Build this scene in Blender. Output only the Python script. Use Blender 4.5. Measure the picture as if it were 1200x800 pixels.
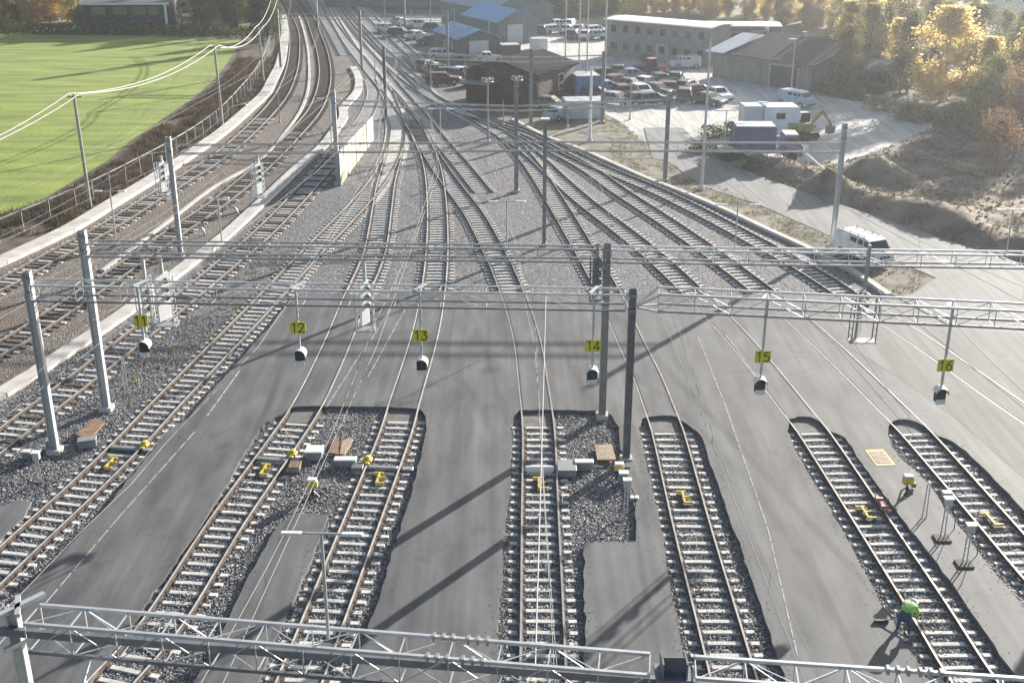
import bpy, bmesh, math, random
import numpy as np
from mathutils import Vector, Matrix, noise as mnoise
from mathutils.geometry import tessellate_polygon
random.seed(7); rng = np.random.default_rng(7)
R = math.radians
for o in list(bpy.data.objects): bpy.data.objects.remove(o, do_unlink=True)
sc = bpy.context.scene
col = sc.collection

# ---------------------------------------------------------------- camera
FPX, PITCH, CH = 1377.0, R(21.8), 24.7
cam = bpy.data.cameras.new("camera"); camo = bpy.data.objects.new("camera", cam); col.objects.link(camo)
camo.location = (0, 0, CH); camo.rotation_euler = (R(90)-PITCH, 0, 0)
cam.sensor_width = 36; cam.lens = FPX/1200*36; cam.clip_end = 5000; cam.clip_start = 0.5
sc.camera = camo

# ---------------------------------------------------------------- light
SUN_AZ = math.atan2(0.605, 0.796)          # towards the sun, measured from +Y to +X
SUN_EL = R(15.5)
w = bpy.data.worlds.new("World"); sc.world = w; w.use_nodes = True
nt = w.node_tree; bgn = nt.nodes['Background']
sky = nt.nodes.new('ShaderNodeTexSky'); sky.sky_type = 'NISHITA'; sky.sun_disc = False
sky.sun_elevation = SUN_EL; sky.sun_rotation = SUN_AZ; sky.air_density = 1.0; sky.dust_density = 2.0
nt.links.new(sky.outputs[0], bgn.inputs[0]); bgn.inputs[1].default_value = 0.065
sun = bpy.data.lights.new("sun", 'SUN'); suno = bpy.data.objects.new("sun", sun); col.objects.link(suno)
sun.energy = 5.0; sun.angle = R(0.5); sun.color = (1.0, 0.945, 0.87)
sd = Vector((math.sin(SUN_AZ)*math.cos(SUN_EL), math.cos(SUN_AZ)*math.cos(SUN_EL), math.sin(SUN_EL)))
suno.rotation_euler = sd.to_track_quat('Z', 'Y').to_euler()
sc.view_settings.view_transform = 'Standard'; sc.view_settings.look = 'None'
sc.view_settings.gamma = 1; sc.view_settings.exposure = 1.36; sc.view_settings.use_curve_mapping = False
sc.render.engine = 'CYCLES'

HAZE = 0.00034
# ---------------------------------------------------------------- helpers
def G(x, y, z=0.0):
    a = (x-600)/FPX; b = (y-400)/FPX
    d = (a, math.cos(PITCH)-b*math.sin(PITCH), -math.sin(PITCH)-b*math.cos(PITCH))
    t = (z-CH)/d[2]
    return Vector((d[0]*t, d[1]*t, z))
def top_of(xb, yb, yt):
    D = G(xb, yb).y; b = (yt-400)/FPX
    return CH + D*(-math.sin(PITCH)-b*math.cos(PITCH))/(math.cos(PITCH)-b*math.sin(PITCH))

def mat(name, c, rough=0.8, metal=0.0, var=0.0, scale=5.0, bump=0.0, bscale=30.0, spec=None, c2=None, detail=4):
    m = bpy.data.materials.new(name); m.use_nodes = True
    N = m.node_tree.nodes; L = m.node_tree.links; b = N['Principled BSDF']
    b.inputs['Base Color'].default_value = (*c, 1); b.inputs['Roughness'].default_value = rough
    b.inputs['Metallic'].default_value = metal
    if spec is not None: b.inputs['Specular IOR Level'].default_value = spec
    tc = N.new('ShaderNodeTexCoord')
    if var > 0 or c2:
        n = N.new('ShaderNodeTexNoise'); n.inputs['Scale'].default_value = scale; n.inputs['Detail'].default_value = detail
        L.new(tc.outputs['Object'], n.inputs['Vector'])
        r = N.new('ShaderNodeValToRGB'); r.color_ramp.elements[0].position = .32; r.color_ramp.elements[1].position = .68
        hi = c2 if c2 else tuple(min(1, k*(1+var)) for k in c); lo = c if c2 else tuple(k*(1-var) for k in c)
        r.color_ramp.elements[0].color = (*lo, 1); r.color_ramp.elements[1].color = (*hi, 1)
        L.new(n.outputs['Fac'], r.inputs[0]); L.new(r.outputs[0], b.inputs['Base Color'])
    if bump > 0:
        n2 = N.new('ShaderNodeTexNoise'); n2.inputs['Scale'].default_value = bscale; n2.inputs['Detail'].default_value = 3
        L.new(tc.outputs['Object'], n2.inputs['Vector'])
        bp = N.new('ShaderNodeBump'); bp.inputs['Strength'].default_value = bump; bp.inputs['Distance'].default_value = .05
        L.new(n2.outputs['Fac'], bp.inputs['Height']); L.new(bp.outputs[0], b.inputs['Normal'])
    return m

def ballast_mat(name, cols, scale=11.0, stain=(0.16, 0.11, 0.08), stain_amt=0.3):
    m = bpy.data.materials.new(name); m.use_nodes = True
    N = m.node_tree.nodes; L = m.node_tree.links; b = N['Principled BSDF']
    tc = N.new('ShaderNodeTexCoord')
    v = N.new('ShaderNodeTexVoronoi'); v.inputs['Scale'].default_value = scale
    L.new(tc.outputs['Object'], v.inputs['Vector'])
    r = N.new('ShaderNodeValToRGB'); r.color_ramp.interpolation = 'LINEAR'
    el = r.color_ramp.elements
    el[0].color = (*cols[0], 1); el[1].color = (*cols[-1], 1)
    for i, c in enumerate(cols[1:-1]):
        e = el.new((i+1)/(len(cols)-1)); e.color = (*c, 1)
    sp = N.new('ShaderNodeSeparateColor'); L.new(v.outputs['Color'], sp.inputs[0]); L.new(sp.outputs[0], r.inputs[0])
    n = N.new('ShaderNodeTexNoise'); n.inputs['Scale'].default_value = .22; n.inputs['Detail'].default_value = 6
    L.new(tc.outputs['Object'], n.inputs['Vector'])
    mr = N.new('ShaderNodeMapRange'); mr.inputs[1].default_value = .42; mr.inputs[2].default_value = .7
    mr.inputs[3].default_value = 0; mr.inputs[4].default_value = stain_amt; L.new(n.outputs['Fac'], mr.inputs[0])
    mx = N.new('ShaderNodeMix'); mx.data_type = 'RGBA'; mx.inputs['B'].default_value = (*stain, 1)
    L.new(mr.outputs[0], mx.inputs['Factor']); L.new(r.outputs[0], mx.inputs['A']); L.new(mx.outputs['Result'], b.inputs['Base Color'])
    bp = N.new('ShaderNodeBump'); bp.inputs['Strength'].default_value = 1.0; bp.inputs['Distance'].default_value = .06; bp.invert = True
    L.new(v.outputs['Distance'], bp.inputs['Height']); L.new(bp.outputs[0], b.inputs['Normal'])
    b.inputs['Roughness'].default_value = .85
    return m

def asphalt_mat(name, lo, hi, rough=.75, scale=.12):
    m = bpy.data.materials.new(name); m.use_nodes = True
    N = m.node_tree.nodes; L = m.node_tree.links; b = N['Principled BSDF']
    tc = N.new('ShaderNodeTexCoord')
    mp = N.new('ShaderNodeMapping'); mp.inputs['Scale'].default_value = (1.6, .45, 1); L.new(tc.outputs['Object'], mp.inputs[0])
    n = N.new('ShaderNodeTexNoise'); n.inputs['Scale'].default_value = scale*3; n.inputs['Detail'].default_value = 7
    L.new(mp.outputs[0], n.inputs['Vector'])
    r = N.new('ShaderNodeValToRGB'); r.color_ramp.elements[0].position = .3; r.color_ramp.elements[1].position = .7
    r.color_ramp.elements[0].color = (*lo, 1); r.color_ramp.elements[1].color = (*hi, 1); L.new(n.outputs['Fac'], r.inputs[0])
    f = N.new('ShaderNodeTexNoise'); f.inputs['Scale'].default_value = 45; f.inputs['Detail'].default_value = 2
    L.new(tc.outputs['Object'], f.inputs['Vector'])
    mr = N.new('ShaderNodeMapRange'); mr.inputs[3].default_value = .6; mr.inputs[4].default_value = 1.4; L.new(f.outputs['Fac'], mr.inputs[0])
    mx = N.new('ShaderNodeMix'); mx.data_type = 'RGBA'; mx.blend_type = 'MULTIPLY'; mx.inputs['Factor'].default_value = 1
    L.new(r.outputs[0], mx.inputs['A']); L.new(mr.outputs[0], mx.inputs['B'])
    # cracks / joints and oil spots
    s = N.new('ShaderNodeTexNoise'); s.inputs['Scale'].default_value = .55; s.inputs['Detail'].default_value = 5
    L.new(tc.outputs['Object'], s.inputs['Vector'])
    ms = N.new('ShaderNodeMapRange'); ms.inputs[1].default_value = .62; ms.inputs[2].default_value = .74; ms.inputs[3].default_value = 1; ms.inputs[4].default_value = .72
    L.new(s.outputs['Fac'], ms.inputs[0])
    mx2 = N.new('ShaderNodeMix'); mx2.data_type = 'RGBA'; mx2.blend_type = 'MULTIPLY'; mx2.inputs['Factor'].default_value = 1
    L.new(mx.outputs['Result'], mx2.inputs['A']); L.new(ms.outputs[0], mx2.inputs['B'])
    # long wheel streaks along the tracks and thin cracks
    mp3 = N.new('ShaderNodeMapping'); mp3.inputs['Scale'].default_value = (2.6, .07, 1); mp3.inputs['Rotation'].default_value = (0, 0, .05); L.new(tc.outputs['Object'], mp3.inputs[0])
    n3 = N.new('ShaderNodeTexNoise'); n3.inputs['Scale'].default_value = 1.0; n3.inputs['Detail'].default_value = 4; L.new(mp3.outputs[0], n3.inputs['Vector'])
    m3 = N.new('ShaderNodeMapRange'); m3.inputs[1].default_value = .35; m3.inputs[2].default_value = .68; m3.inputs[3].default_value = .84; m3.inputs[4].default_value = 1.16; L.new(n3.outputs['Fac'], m3.inputs[0])
    v3 = N.new('ShaderNodeTexVoronoi'); v3.feature = 'DISTANCE_TO_EDGE'; v3.inputs['Scale'].default_value = .16
    nz = N.new('ShaderNodeTexNoise'); nz.inputs['Scale'].default_value = .8; nz.inputs['Detail'].default_value = 5; L.new(tc.outputs['Object'], nz.inputs['Vector'])
    mxv = N.new('ShaderNodeMix'); mxv.data_type = 'VECTOR'; mxv.inputs['Factor'].default_value = .08; L.new(tc.outputs['Object'], mxv.inputs['A']); 
    sc_ = N.new('ShaderNodeVectorMath'); sc_.operation = 'SCALE'; sc_.inputs['Scale'].default_value = 14; L.new(nz.outputs['Color'], sc_.inputs[0]); L.new(sc_.outputs[0], mxv.inputs['B']); L.new(mxv.outputs['Result'], v3.inputs['Vector'])
    mc = N.new('ShaderNodeMapRange'); mc.inputs[1].default_value = .0; mc.inputs[2].default_value = .008; mc.inputs[3].default_value = .84; mc.inputs[4].default_value = 1; L.new(v3.outputs['Distance'], mc.inputs[0])
    mm = N.new('ShaderNodeMath'); mm.operation = 'MULTIPLY'; L.new(m3.outputs[0], mm.inputs[0]); L.new(mc.outputs[0], mm.inputs[1])
    mx3 = N.new('ShaderNodeMix'); mx3.data_type = 'RGBA'; mx3.blend_type = 'MULTIPLY'; mx3.inputs['Factor'].default_value = 1
    L.new(mx2.outputs['Result'], mx3.inputs['A']); L.new(mm.outputs[0], mx3.inputs['B']); L.new(mx3.outputs['Result'], b.inputs['Base Color'])
    b.inputs['Roughness'].default_value = rough; b.inputs['Specular IOR Level'].default_value = .3
    bp = N.new('ShaderNodeBump'); bp.inputs['Strength'].default_value = .25; bp.inputs['Distance'].default_value = .01
    L.new(f.outputs['Fac'], bp.inputs['Height']); L.new(bp.outputs[0], b.inputs['Normal'])
    return m

def leaf_mat(name, c1, c2, trans=.45):
    m = bpy.data.materials.new(name); m.use_nodes = True
    N = m.node_tree.nodes; L = m.node_tree.links; N.remove(N['Principled BSDF'])
    out = N['Material Output']; tc = N.new('ShaderNodeTexCoord'); oi = N.new('ShaderNodeObjectInfo')
    n = N.new('ShaderNodeTexNoise'); n.inputs['Scale'].default_value = 1.1; n.inputs['Detail'].default_value = 5
    L.new(tc.outputs['Object'], n.inputs['Vector'])
    ad = N.new('ShaderNodeMath'); ad.operation = 'MULTIPLY_ADD'; ad.inputs[1].default_value = .35; L.new(oi.outputs['Random'], ad.inputs[0]); L.new(n.outputs['Fac'], ad.inputs[2])
    r = N.new('ShaderNodeValToRGB'); r.color_ramp.elements[0].position = .42; r.color_ramp.elements[1].position = .95
    r.color_ramp.elements[0].color = (*c1, 1); r.color_ramp.elements[1].color = (*c2, 1); L.new(ad.outputs[0], r.inputs[0])
    d = N.new('ShaderNodeBsdfDiffuse'); t = N.new('ShaderNodeBsdfTranslucent'); mx = N.new('ShaderNodeMixShader'); mx.inputs[0].default_value = trans
    L.new(r.outputs[0], d.inputs[0]); L.new(r.outputs[0], t.inputs[0])
    L.new(d.outputs[0], mx.inputs[1]); L.new(t.outputs[0], mx.inputs[2]); L.new(mx.outputs[0], out.inputs[0])
    return m

M = {}
M['ballast'] = ballast_mat('ballast', [(.028, .028, .035), (.092, .092, .102), (.18, .18, .188), (.34, .34, .35)], stain_amt=.14)
M['ballast_brown'] = ballast_mat('ballast_brown', [(.05, .043, .038), (.14, .12, .105), (.22, .195, .17), (.33, .30, .27)], stain_amt=.7)
M['stone'] = mat('stone', (.075, .073, .074), .85, var=0, c2=(.50, .485, .465), scale=8, detail=2)
M['asphalt'] = asphalt_mat('asphalt', (.094, .096, .099), (.172, .173, .174), .7, .2)
M['asphalt_old'] = asphalt_mat('asphalt_old', (.185, .175, .166), (.235, .224, .212), .8)
M['road'] = asphalt_mat('road', (.20, .197, .19), (.27, .265, .255), .8)
M['lot'] = asphalt_mat('lot', (.44, .43, .40), (.60, .585, .55), .9)
M['sleeper'] = mat('sleeper_concrete', (.66, .635, .59), .85, var=.26, scale=2.5, bump=.4, bscale=40)
M['sleeper_wood'] = mat('sleeper_wood', (.10, .075, .06), .85, var=.4, scale=3, bump=.5, bscale=40)
M['rust'] = mat('rail_rust', (.085, .07, .06), .8, var=.3, scale=3)
M['railhead'] = mat('rail_head', (.46, .43, .41), .42, metal=.5, var=.2, scale=2)
M['railhead_rust'] = mat('rail_head_rust', (.62, .56, .50), .6, metal=.2, var=.25, scale=2)
M['clip'] = mat('rail_clip', (.16, .10, .07), .7, metal=.3)
M['groove'] = mat('groove', (.02, .02, .02), .95)
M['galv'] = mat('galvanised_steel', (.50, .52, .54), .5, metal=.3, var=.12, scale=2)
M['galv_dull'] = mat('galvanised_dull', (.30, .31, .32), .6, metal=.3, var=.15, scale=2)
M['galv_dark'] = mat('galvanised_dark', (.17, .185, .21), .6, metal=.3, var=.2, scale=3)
M['wire'] = mat('wire', (.22, .22, .22), .75)
M['cable_white'] = mat('cable_white', (.45, .44, .43), .8)
M['white'] = mat('white_paint', (.80, .80, .79), .5, var=.05, scale=4)
M['cream'] = mat('cream_panel', (.74, .72, .66), .6, var=.06, scale=2)
M['yellow'] = mat('yellow_paint', (.60, .47, .07), .6, var=.3, scale=5)
M['digger'] = mat('digger_paint', (.34, .26, .08), .6, var=.3, scale=2)
M['sign'] = mat('sign_yellow', (.70, .62, .02), .5, var=.08, scale=3)
M['black'] = mat('black_paint', (.018, .018, .02), .5)
M['brownplate'] = mat('brown_plate', (.24, .15, .095), .8, var=.3, scale=4)
M['brown_dark'] = mat('dark_brown_steel', (.06, .052, .046), .8, var=.2, scale=4)
M['tanplate'] = mat('tan_plate', (.38, .29, .20), .8, var=.25, scale=5)
M['concrete'] = mat('concrete', (.56, .53, .49), .85, var=.15, scale=.9, bump=.3)
M['grass'] = None
M['verge'] = mat('verge_soil', (.06, .045, .032), .95, c2=(.17, .13, .095), scale=.7, bump=1, bscale=4, detail=8)
M['dirt'] = mat('dirt', (.075, .054, .036), .95, c2=(.31, .245, .18), scale=.3, bump=1, bscale=5, detail=9)
M['ground'] = mat('ground_far', (.10, .10, .06), .95, c2=(.22, .20, .13), scale=.08, bump=.6, bscale=2, detail=8)
M['grassy'] = mat('grassy_gravel', (.095, .08, .058), .95, c2=(.28, .25, .195), scale=.6, bump=1, bscale=5, detail=9)
M['bark'] = mat('bark', (.17, .14, .115), .9, var=.4, scale=6)
M['bark_birch'] = mat('bark_birch', (.5, .48, .44), .85, var=.4, scale=5)
M['tyre'] = mat('tyre', (.02, .02, .02), .85)
M['glass'] = mat('dark_glass', (.02, .025, .03), .12, spec=.6)
M['lens'] = mat('lamp_lens', (.75, .75, .72), .25)

def grass_field_mat():
    m = mat('field_grass', (.135, .20, .022), .95, c2=(.30, .365, .06), scale=.11, bump=.8, bscale=2.2, detail=10)
    N = m.node_tree.nodes; L = m.node_tree.links
    n = [k for k in N if k.type == 'TEX_NOISE'][0]
    tc = [k for k in N if k.type == 'TEX_COORD'][0]
    mp = N.new('ShaderNodeMapping'); mp.inputs['Scale'].default_value = (1, 4.5, 1); mp.inputs['Rotation'].default_value = (0, 0, .22)
    L.new(tc.outputs['Object'], mp.inputs[0]); L.new(mp.outputs[0], n.inputs['Vector'])
    return m
M['grass'] = grass_field_mat()

class MB:
    def __init__(s): s.v = []; s.f = []; s.m = []; s.mi = 0
    def add(s, vs, fs):
        b = len(s.v); s.v += [tuple(v) for v in vs]; s.f += [tuple(b+i for i in f) for f in fs]; s.m += [s.mi]*len(fs); return s
    def box(s, c, size, rz=0.0, taper=1.0, tapery=None):
        if tapery is None: tapery = taper
        hx, hy, hz = size[0]/2, size[1]/2, size[2]/2; ca, sa = math.cos(rz), math.sin(rz); vs = []
        for z, tx, ty in ((-hz, 1, 1), (hz, taper, tapery)):
            for x, y in ((-hx*tx, -hy*ty), (hx*tx, -hy*ty), (hx*tx, hy*ty), (-hx*tx, hy*ty)):
                vs.append((c[0]+x*ca-y*sa, c[1]+x*sa+y*ca, c[2]+z))
        return s.add(vs, [(3, 2, 1, 0), (4, 5, 6, 7), (0, 1, 5, 4), (1, 2, 6, 5), (2, 3, 7, 6), (3, 0, 4, 7)])
    def beam(s, p, q, a, b=None):
        b = b or a; p = Vector(p); q = Vector(q); d = (q-p).normalized()
        up = Vector((0, 0, 1)) if abs(d.z) < .95 else Vector((0, 1, 0))
        x = d.cross(up).normalized(); y = x.cross(d).normalized(); vs = []
        for o in (p, q):
            for i, j in ((-1, -1), (1, -1), (1, 1), (-1, 1)): vs.append(o + x*(a/2*i) + y*(b/2*j))
        return s.add(vs, [(3, 2, 1, 0), (4, 5, 6, 7), (0, 1, 5, 4), (1, 2, 6, 5), (2, 3, 7, 6), (3, 0, 4, 7)])
    def tube(s, p, q, r, n=8, r2=None):
        r2 = r if r2 is None else r2; p = Vector(p); q = Vector(q); d = (q-p).normalized()
        up = Vector((0, 0, 1)) if abs(d.z) < .95 else Vector((0, 1, 0))
        x = d.cross(up).normalized(); y = x.cross(d).normalized(); vs = []
        for o, rr in ((p, r), (q, r2)):
            for i in range(n): t = 2*math.pi*i/n; vs.append(o + x*(rr*math.cos(t)) + y*(rr*math.sin(t)))
        return s.add(vs, [(i, (i+1) % n, n+(i+1) % n, n+i) for i in range(n)] + [tuple(range(n-1, -1, -1)), tuple(range(n, 2*n))])
    def poly_tube(s, pts, r, n=5):
        pts = [Vector(p) for p in pts]; vs = []
        for k, p in enumerate(pts):
            d = (pts[min(k+1, len(pts)-1)]-pts[max(k-1, 0)]).normalized()
            up = Vector((0, 0, 1)) if abs(d.z) < .95 else Vector((0, 1, 0))
            x = d.cross(up).normalized(); y = x.cross(d).normalized()
            for i in range(n): t = 2*math.pi*i/n; vs.append(p + x*(r*math.cos(t)) + y*(r*math.sin(t)))
        fs = []
        for k in range(len(pts)-1):
            for i in range(n): fs.append((k*n+i, k*n+(i+1) % n, (k+1)*n+(i+1) % n, (k+1)*n+i))
        return s.add(vs, fs)
    def prism(s, poly, z0, z1):
        n = len(poly); vs = [(p[0], p[1], z0) for p in poly] + [(p[0], p[1], z1) for p in poly]
        tr = tessellate_polygon([[Vector((p[0], p[1], 0)) for p in poly]])
        fs = [(i, (i+1) % n, n+(i+1) % n, n+i) for i in range(n)]
        fs += [tuple(n+i for i in t) for t in tr] + [tuple(reversed(t)) for t in tr]
        return s.add(vs, fs)
    def side_prism(s, prof, w, c=(0, 0, 0), rz=0.0, inset=None):      # profile (x,z) extruded across y; inset = list of half widths per vertex
        n = len(prof); ca, sa = math.cos(rz), math.sin(rz); vs = []
        for sg in (-1, 1):
            for i, (x, z) in enumerate(prof):
                hw = (inset[i] if inset else w/2)*sg
                vs.append((c[0]+x*ca-hw*sa, c[1]+x*sa+hw*ca, c[2]+z))
        tr = tessellate_polygon([[Vector((p[0], p[1], 0)) for p in prof]])
        fs = [(i, (i+1) % n, n+(i+1) % n, n+i) for i in range(n)] + [tuple(t) for t in tr] + [tuple(n+i for i in reversed(t)) for t in tr]
        return s.add(vs, fs)
    def build(s, name, mats, parent=None, local=False, smooth=False, bevel=0):
        me = bpy.data.meshes.new(name)
        vs = np.array(s.v, dtype=float)
        off = Vector((0, 0, 0)); rzi = None
        if parent is not None and not local: off = parent_world(parent)
        if len(vs): vs = vs - np.array(off)
        me.from_pydata(vs.tolist(), [], s.f)
        if not isinstance(mats, (list, tuple)): mats = [mats]
        for m in mats: me.materials.append(m)
        if len(mats) > 1: me.polygons.foreach_set('material_index', s.m)
        bm = bmesh.new(); bm.from_mesh(me); bmesh.ops.recalc_face_normals(bm, faces=bm.faces)
        if bevel: bmesh.ops.bevel(bm, geom=bm.edges[:], offset=bevel, segments=1, affect='EDGES')
        bm.to_mesh(me); bm.free()
        if smooth: me.polygons.foreach_set('use_smooth', [True]*len(me.polygons))
        me.update()
        o = bpy.data.objects.new(name, me); col.objects.link(o)
        if parent is not None: o.parent = parent
        return o
def parent_world(o):
    p = Vector(o.location)
    while o.parent: o = o.parent; p = p + Vector(o.location)
    return p
def tag(o, label, cat, group=None):
    o['label'] = label; o['category'] = cat
    if group: o['group'] = group
    return o
def thing(name, label, cat, loc=(0, 0, 0), rz=0.0, group=None):
    o = bpy.data.objects.new(name, None); col.objects.link(o); o.location = loc; o.rotation_euler = (0, 0, rz)
    o.empty_display_size = .3
    return tag(o, label, cat, group)
def copy_tree(o, parent=None):
    c = o.copy(); col.objects.link(c)
    if parent is not None: c.parent = parent
    for ch in list(o.children): copy_tree(ch, c)
    return c
def place(proto, used, loc, rz, label, group=None, s=None):
    if used[0]: o = copy_tree(proto)
    else: o = proto; used[0] = True
    o.location = loc; o.rotation_euler = (0, 0, rz); o['label'] = label
    if group: o['group'] = group
    elif 'group' in o.keys(): del o['group']
    if s: o.scale = (s, s, s)
    return o
def catmull(pts, step=1.0):
    P = [Vector(p) for p in pts]; P = [P[0]*2-P[1]] + P + [P[-1]*2-P[-2]]; out = []
    for i in range(1, len(P)-2):
        n = max(1, int((P[i+1]-P[i]).length/step))
        t0 = 0; a = .5
        d = [max((P[i+k]-P[i+k-1]).length, 1e-3)**a for k in (0, 1, 2)]
        t1 = d[0]; t2 = t1+d[1]; t3 = t2+d[2]
        for k in range(n):
            t = t1+(t2-t1)*k/n
            A1 = P[i-1]*((t1-t)/t1)+P[i]*(t/t1); A2 = P[i]*((t2-t)/(t2-t1))+P[i+1]*((t-t1)/(t2-t1)); A3 = P[i+1]*((t3-t)/(t3-t2))+P[i+2]*((t-t2)/(t3-t2))
            B1 = A1*((t2-t)/t2)+A2*(t/t2); B2 = A2*((t3-t)/(t3-t1))+A3*((t-t1)/(t3-t1))
            out.append(B1*((t2-t)/(t2-t1))+B2*((t-t1)/(t2-t1)))
    out.append(P[-2]); return out
def inpoly(x, y, poly):
    c = False; n = len(poly); j = n-1
    for i in range(n):
        xi, yi, xj, yj = poly[i][0], poly[i][1], poly[j][0], poly[j][1]
        if (yi > y) != (yj > y) and x < (xj-xi)*(y-yi)/(yj-yi)+xi: c = not c
        j = i
    return c
def px(pts, z=0.0): return [G(x, y, z) for x, y in pts]
def sheet(name, pts, z, m, kind='structure', holes=(), skirt=0.0):
    loops = [[Vector((p[0], p[1], 0)) for p in pts]] + [[Vector((p[0], p[1], 0)) for p in h] for h in holes]
    flat = [p for l in loops for p in l]; tr = tessellate_polygon(loops)
    b = MB(); vs = [(p.x, p.y, z) for p in flat]; fs = [tuple(t) for t in tr]
    if skirt:
        k = len(vs); vs += [(p.x, p.y, z-skirt) for p in flat]; s = 0
        for l in loops:
            n = len(l)
            for i in range(n): fs.append((s+i, s+(i+1) % n, k+s+(i+1) % n, k+s+i))
            s += n
    b.add(vs, fs); o = b.build(name, m)
    # make sure upward
    me = o.data
    bm = bmesh.new(); bm.from_mesh(me)
    for f in bm.faces:
        if abs(f.normal.z) > .5 and f.normal.z < 0: f.normal_flip()
    bm.to_mesh(me); bm.free()
    o['kind'] = kind; return o

# ================================================================ GROUND
ZA = 0.18                                      # top of asphalt
big = 2500
sheet('ground', [(-big, -200), (big, -200), (big, big), (-big, big)], -.12, M['ground'])
field_edge = [(-60, 283), (0, 253), (60, 235), (110, 205), (140, 187), (165, 165), (200, 140), (240, 112), (262, 92), (275, 75), (283, 62), (291, 47)]
fe = px(field_edge)
sheet('grass_field', [(-260, fe[0].y-30)] + [(-110, fe[0].y-30)] + [tuple(p) for p in fe] + [tuple(G(200, 42)), tuple(G(100, 41)), tuple(G(0, 39)), (-260, 215)], -.05, M['grass'])
path1 = [(-40, 326), (0, 309), (24, 298), (79, 272), (129, 242), (180, 211), (197, 200), (236, 174), (262, 155), (292, 129), (311, 111), (320, 94), (328, 78), (332, 60), (334, 40), (332, 22), (328, 10), (318, -6)]
c1 = [Vector((-40, 20, 0))] + catmull(px(path1), 2)
c1 = c1[1:]
# verge between field and the walkway
sheet('verge', [tuple(p) for p in reversed([Vector((p.x-1.0, p.y-.8, 0)) for p in fe])] + [(-70, 40), (-60, 20)] + [(p.x, p.y) for p in c1] + [tuple(G(300, 20)), ], -.035, M['verge'])
kerb2 = [(600, 141), (644, 163), (680, 176), (719, 193), (764, 213), (778, 218), (842, 244), (900, 271), (950, 294), (1000, 320), (1042, 348)]
k2 = catmull(px(kerb2), 2)
# ballast yard
yard = [(p.x, p.y) for p in c1] + [(p.x, p.y) for p in px([(430, -6), (470, 25), (520, 60), (560, 100), (590, 132)])] + [(p.x, p.y) for p in k2] + [(24, 50), (24, 15), (-45, 15)]
sheet('ballast_bed', yard, -.01, M['ballast'])
# brown older ballast under the left running lines
path2 = [(-60, 492), (0, 464), (43, 438), (54, 430), (109, 394), (144, 370), (180, 342), (221, 311), (242, 295), (260, 281), (304, 241), (349, 198), (377, 174), (394, 152), (403, 138), (402, 128), (411, 118), (419, 108), (420, 92), (414, 80)]
c2 = catmull(px(path2), 2)
sheet('old_ballast', [(p.x+.2, p.y) for p in c1] + [tuple(G(365, -6)), tuple(G(385, 20)), tuple(G(395, 50))] + [(p.x-.3, p.y) for p in reversed(c2)] + [(-45, 25)], -.004, M['ballast_brown'])
# lots and road on the right
sheet('gravel_lot', px([(1093, 152), (1060, 166), (1000, 190), (960, 196), (905, 190), (835, 186), (783, 190), (751, 165), (729, 144), (700, 128), (640, 60), (560, 60), (500, 66), (455, 60), (430, 30), (440, 18), (560, 20), (640, 24), (840, 60), (935, 108), (1000, 118), (1090, 130)]), -.03, M['lot'])
sheet('road', px([(764, 185), (783, 190), (824, 219), (894, 242), (973, 277), (1020, 300), (1041, 302), (1097, 326), (1069, 345), (1048, 347), (1110, 380), (1400, 400), (1500, 330), (1300, 318), (1200, 312), (1155, 297), (1040, 258), (978, 238), (883, 204), (835, 184), (800, 150), (755, 150)]), .03, M['road'], skirt=.12)
# asphalt with pits
pit12 = [(345, 475), (490, 477), (499, 486), (500, 505), (490, 550), (475, 600), (450, 680), (430, 740), (410, 820), (240, 860), (60, 860), (112, 790), (165, 715), (215, 645), (245, 600), (300, 507), (312, 495), (337, 480)]
isl12 = [(346, 601), (385, 602), (350, 690), (330, 730), (290, 830), (200, 850), (262, 735), (300, 657), (325, 615)]
pit14 = [(611, 480), (708, 481), (717, 486), (724, 500), (728, 525), (735, 560), (746, 603), (744, 634), (684, 635), (685, 760), (690, 860), (580, 860), (583, 760), (587, 687), (590, 625), (599, 560), (599, 500), (603, 486)]
pit15 = [(757, 487), (792, 486), (807, 498), (822, 508), (832, 540), (853, 600), (900, 735), (940, 860), (815, 860), (800, 760), (787, 695), (772, 600), (750, 512), (749, 495)]
pit16 = [(924, 488), (956, 488), (972, 505), (988, 510), (998, 524), (1040, 585), (1052, 600), (1122, 692), (1178, 775), (1240, 860), (1130, 860), (1085, 795), (1035, 712), (1000, 645), (975, 600), (945, 550), (928, 520), (924, 503)]
pit17 = [(1042, 491), (1072, 491), (1098, 510), (1120, 518), (1150, 545), (1200, 597), (1420, 830), (1330, 860), (1240, 755), (1200, 712), (1165, 670), (1112, 602), (1088, 565), (1050, 532), (1040, 512)]
def ragged(P, step=.45, amp=.032, closed=True):
    Q = []
    for a, b_ in zip(P, P[1:]+(P[:1] if closed else [])):
        a = Vector(a); b_ = Vector(b_); n_ = max(1, int((b_-a).length/step))
        for i_ in range(n_): Q.append(a.lerp(b_, i_/n_)+Vector((random.gauss(0, amp), random.gauss(0, amp), 0)))
    return Q
def chaikin(P, it=2):
    for _ in range(it):
        Q = []
        for a, b_ in zip(P, P[1:]+P[:1]):
            a = Vector(a); b_ = Vector(b_); L = (b_-a).length; f = min(.25, .7/max(L, .01)); Q += [a.lerp(b_, f), b_.lerp(a, f)]
        P = Q
    return P
pits = [ragged(chaikin(px(q, ZA)) if q is not pit14 else px(q, ZA)) for q in (pit12, pit14, pit15, pit16, pit17)]
asp = [(345, 345), (600, 343), (993, 346), (1012, 346), (1048, 348), (1110, 381), (1400, 402), (1700, 420), (1700, 1000), (-150, 1000), (-60, 790), (17, 702), (79, 640), (122, 596), (196, 505), (219, 490), (311, 388)]
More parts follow.
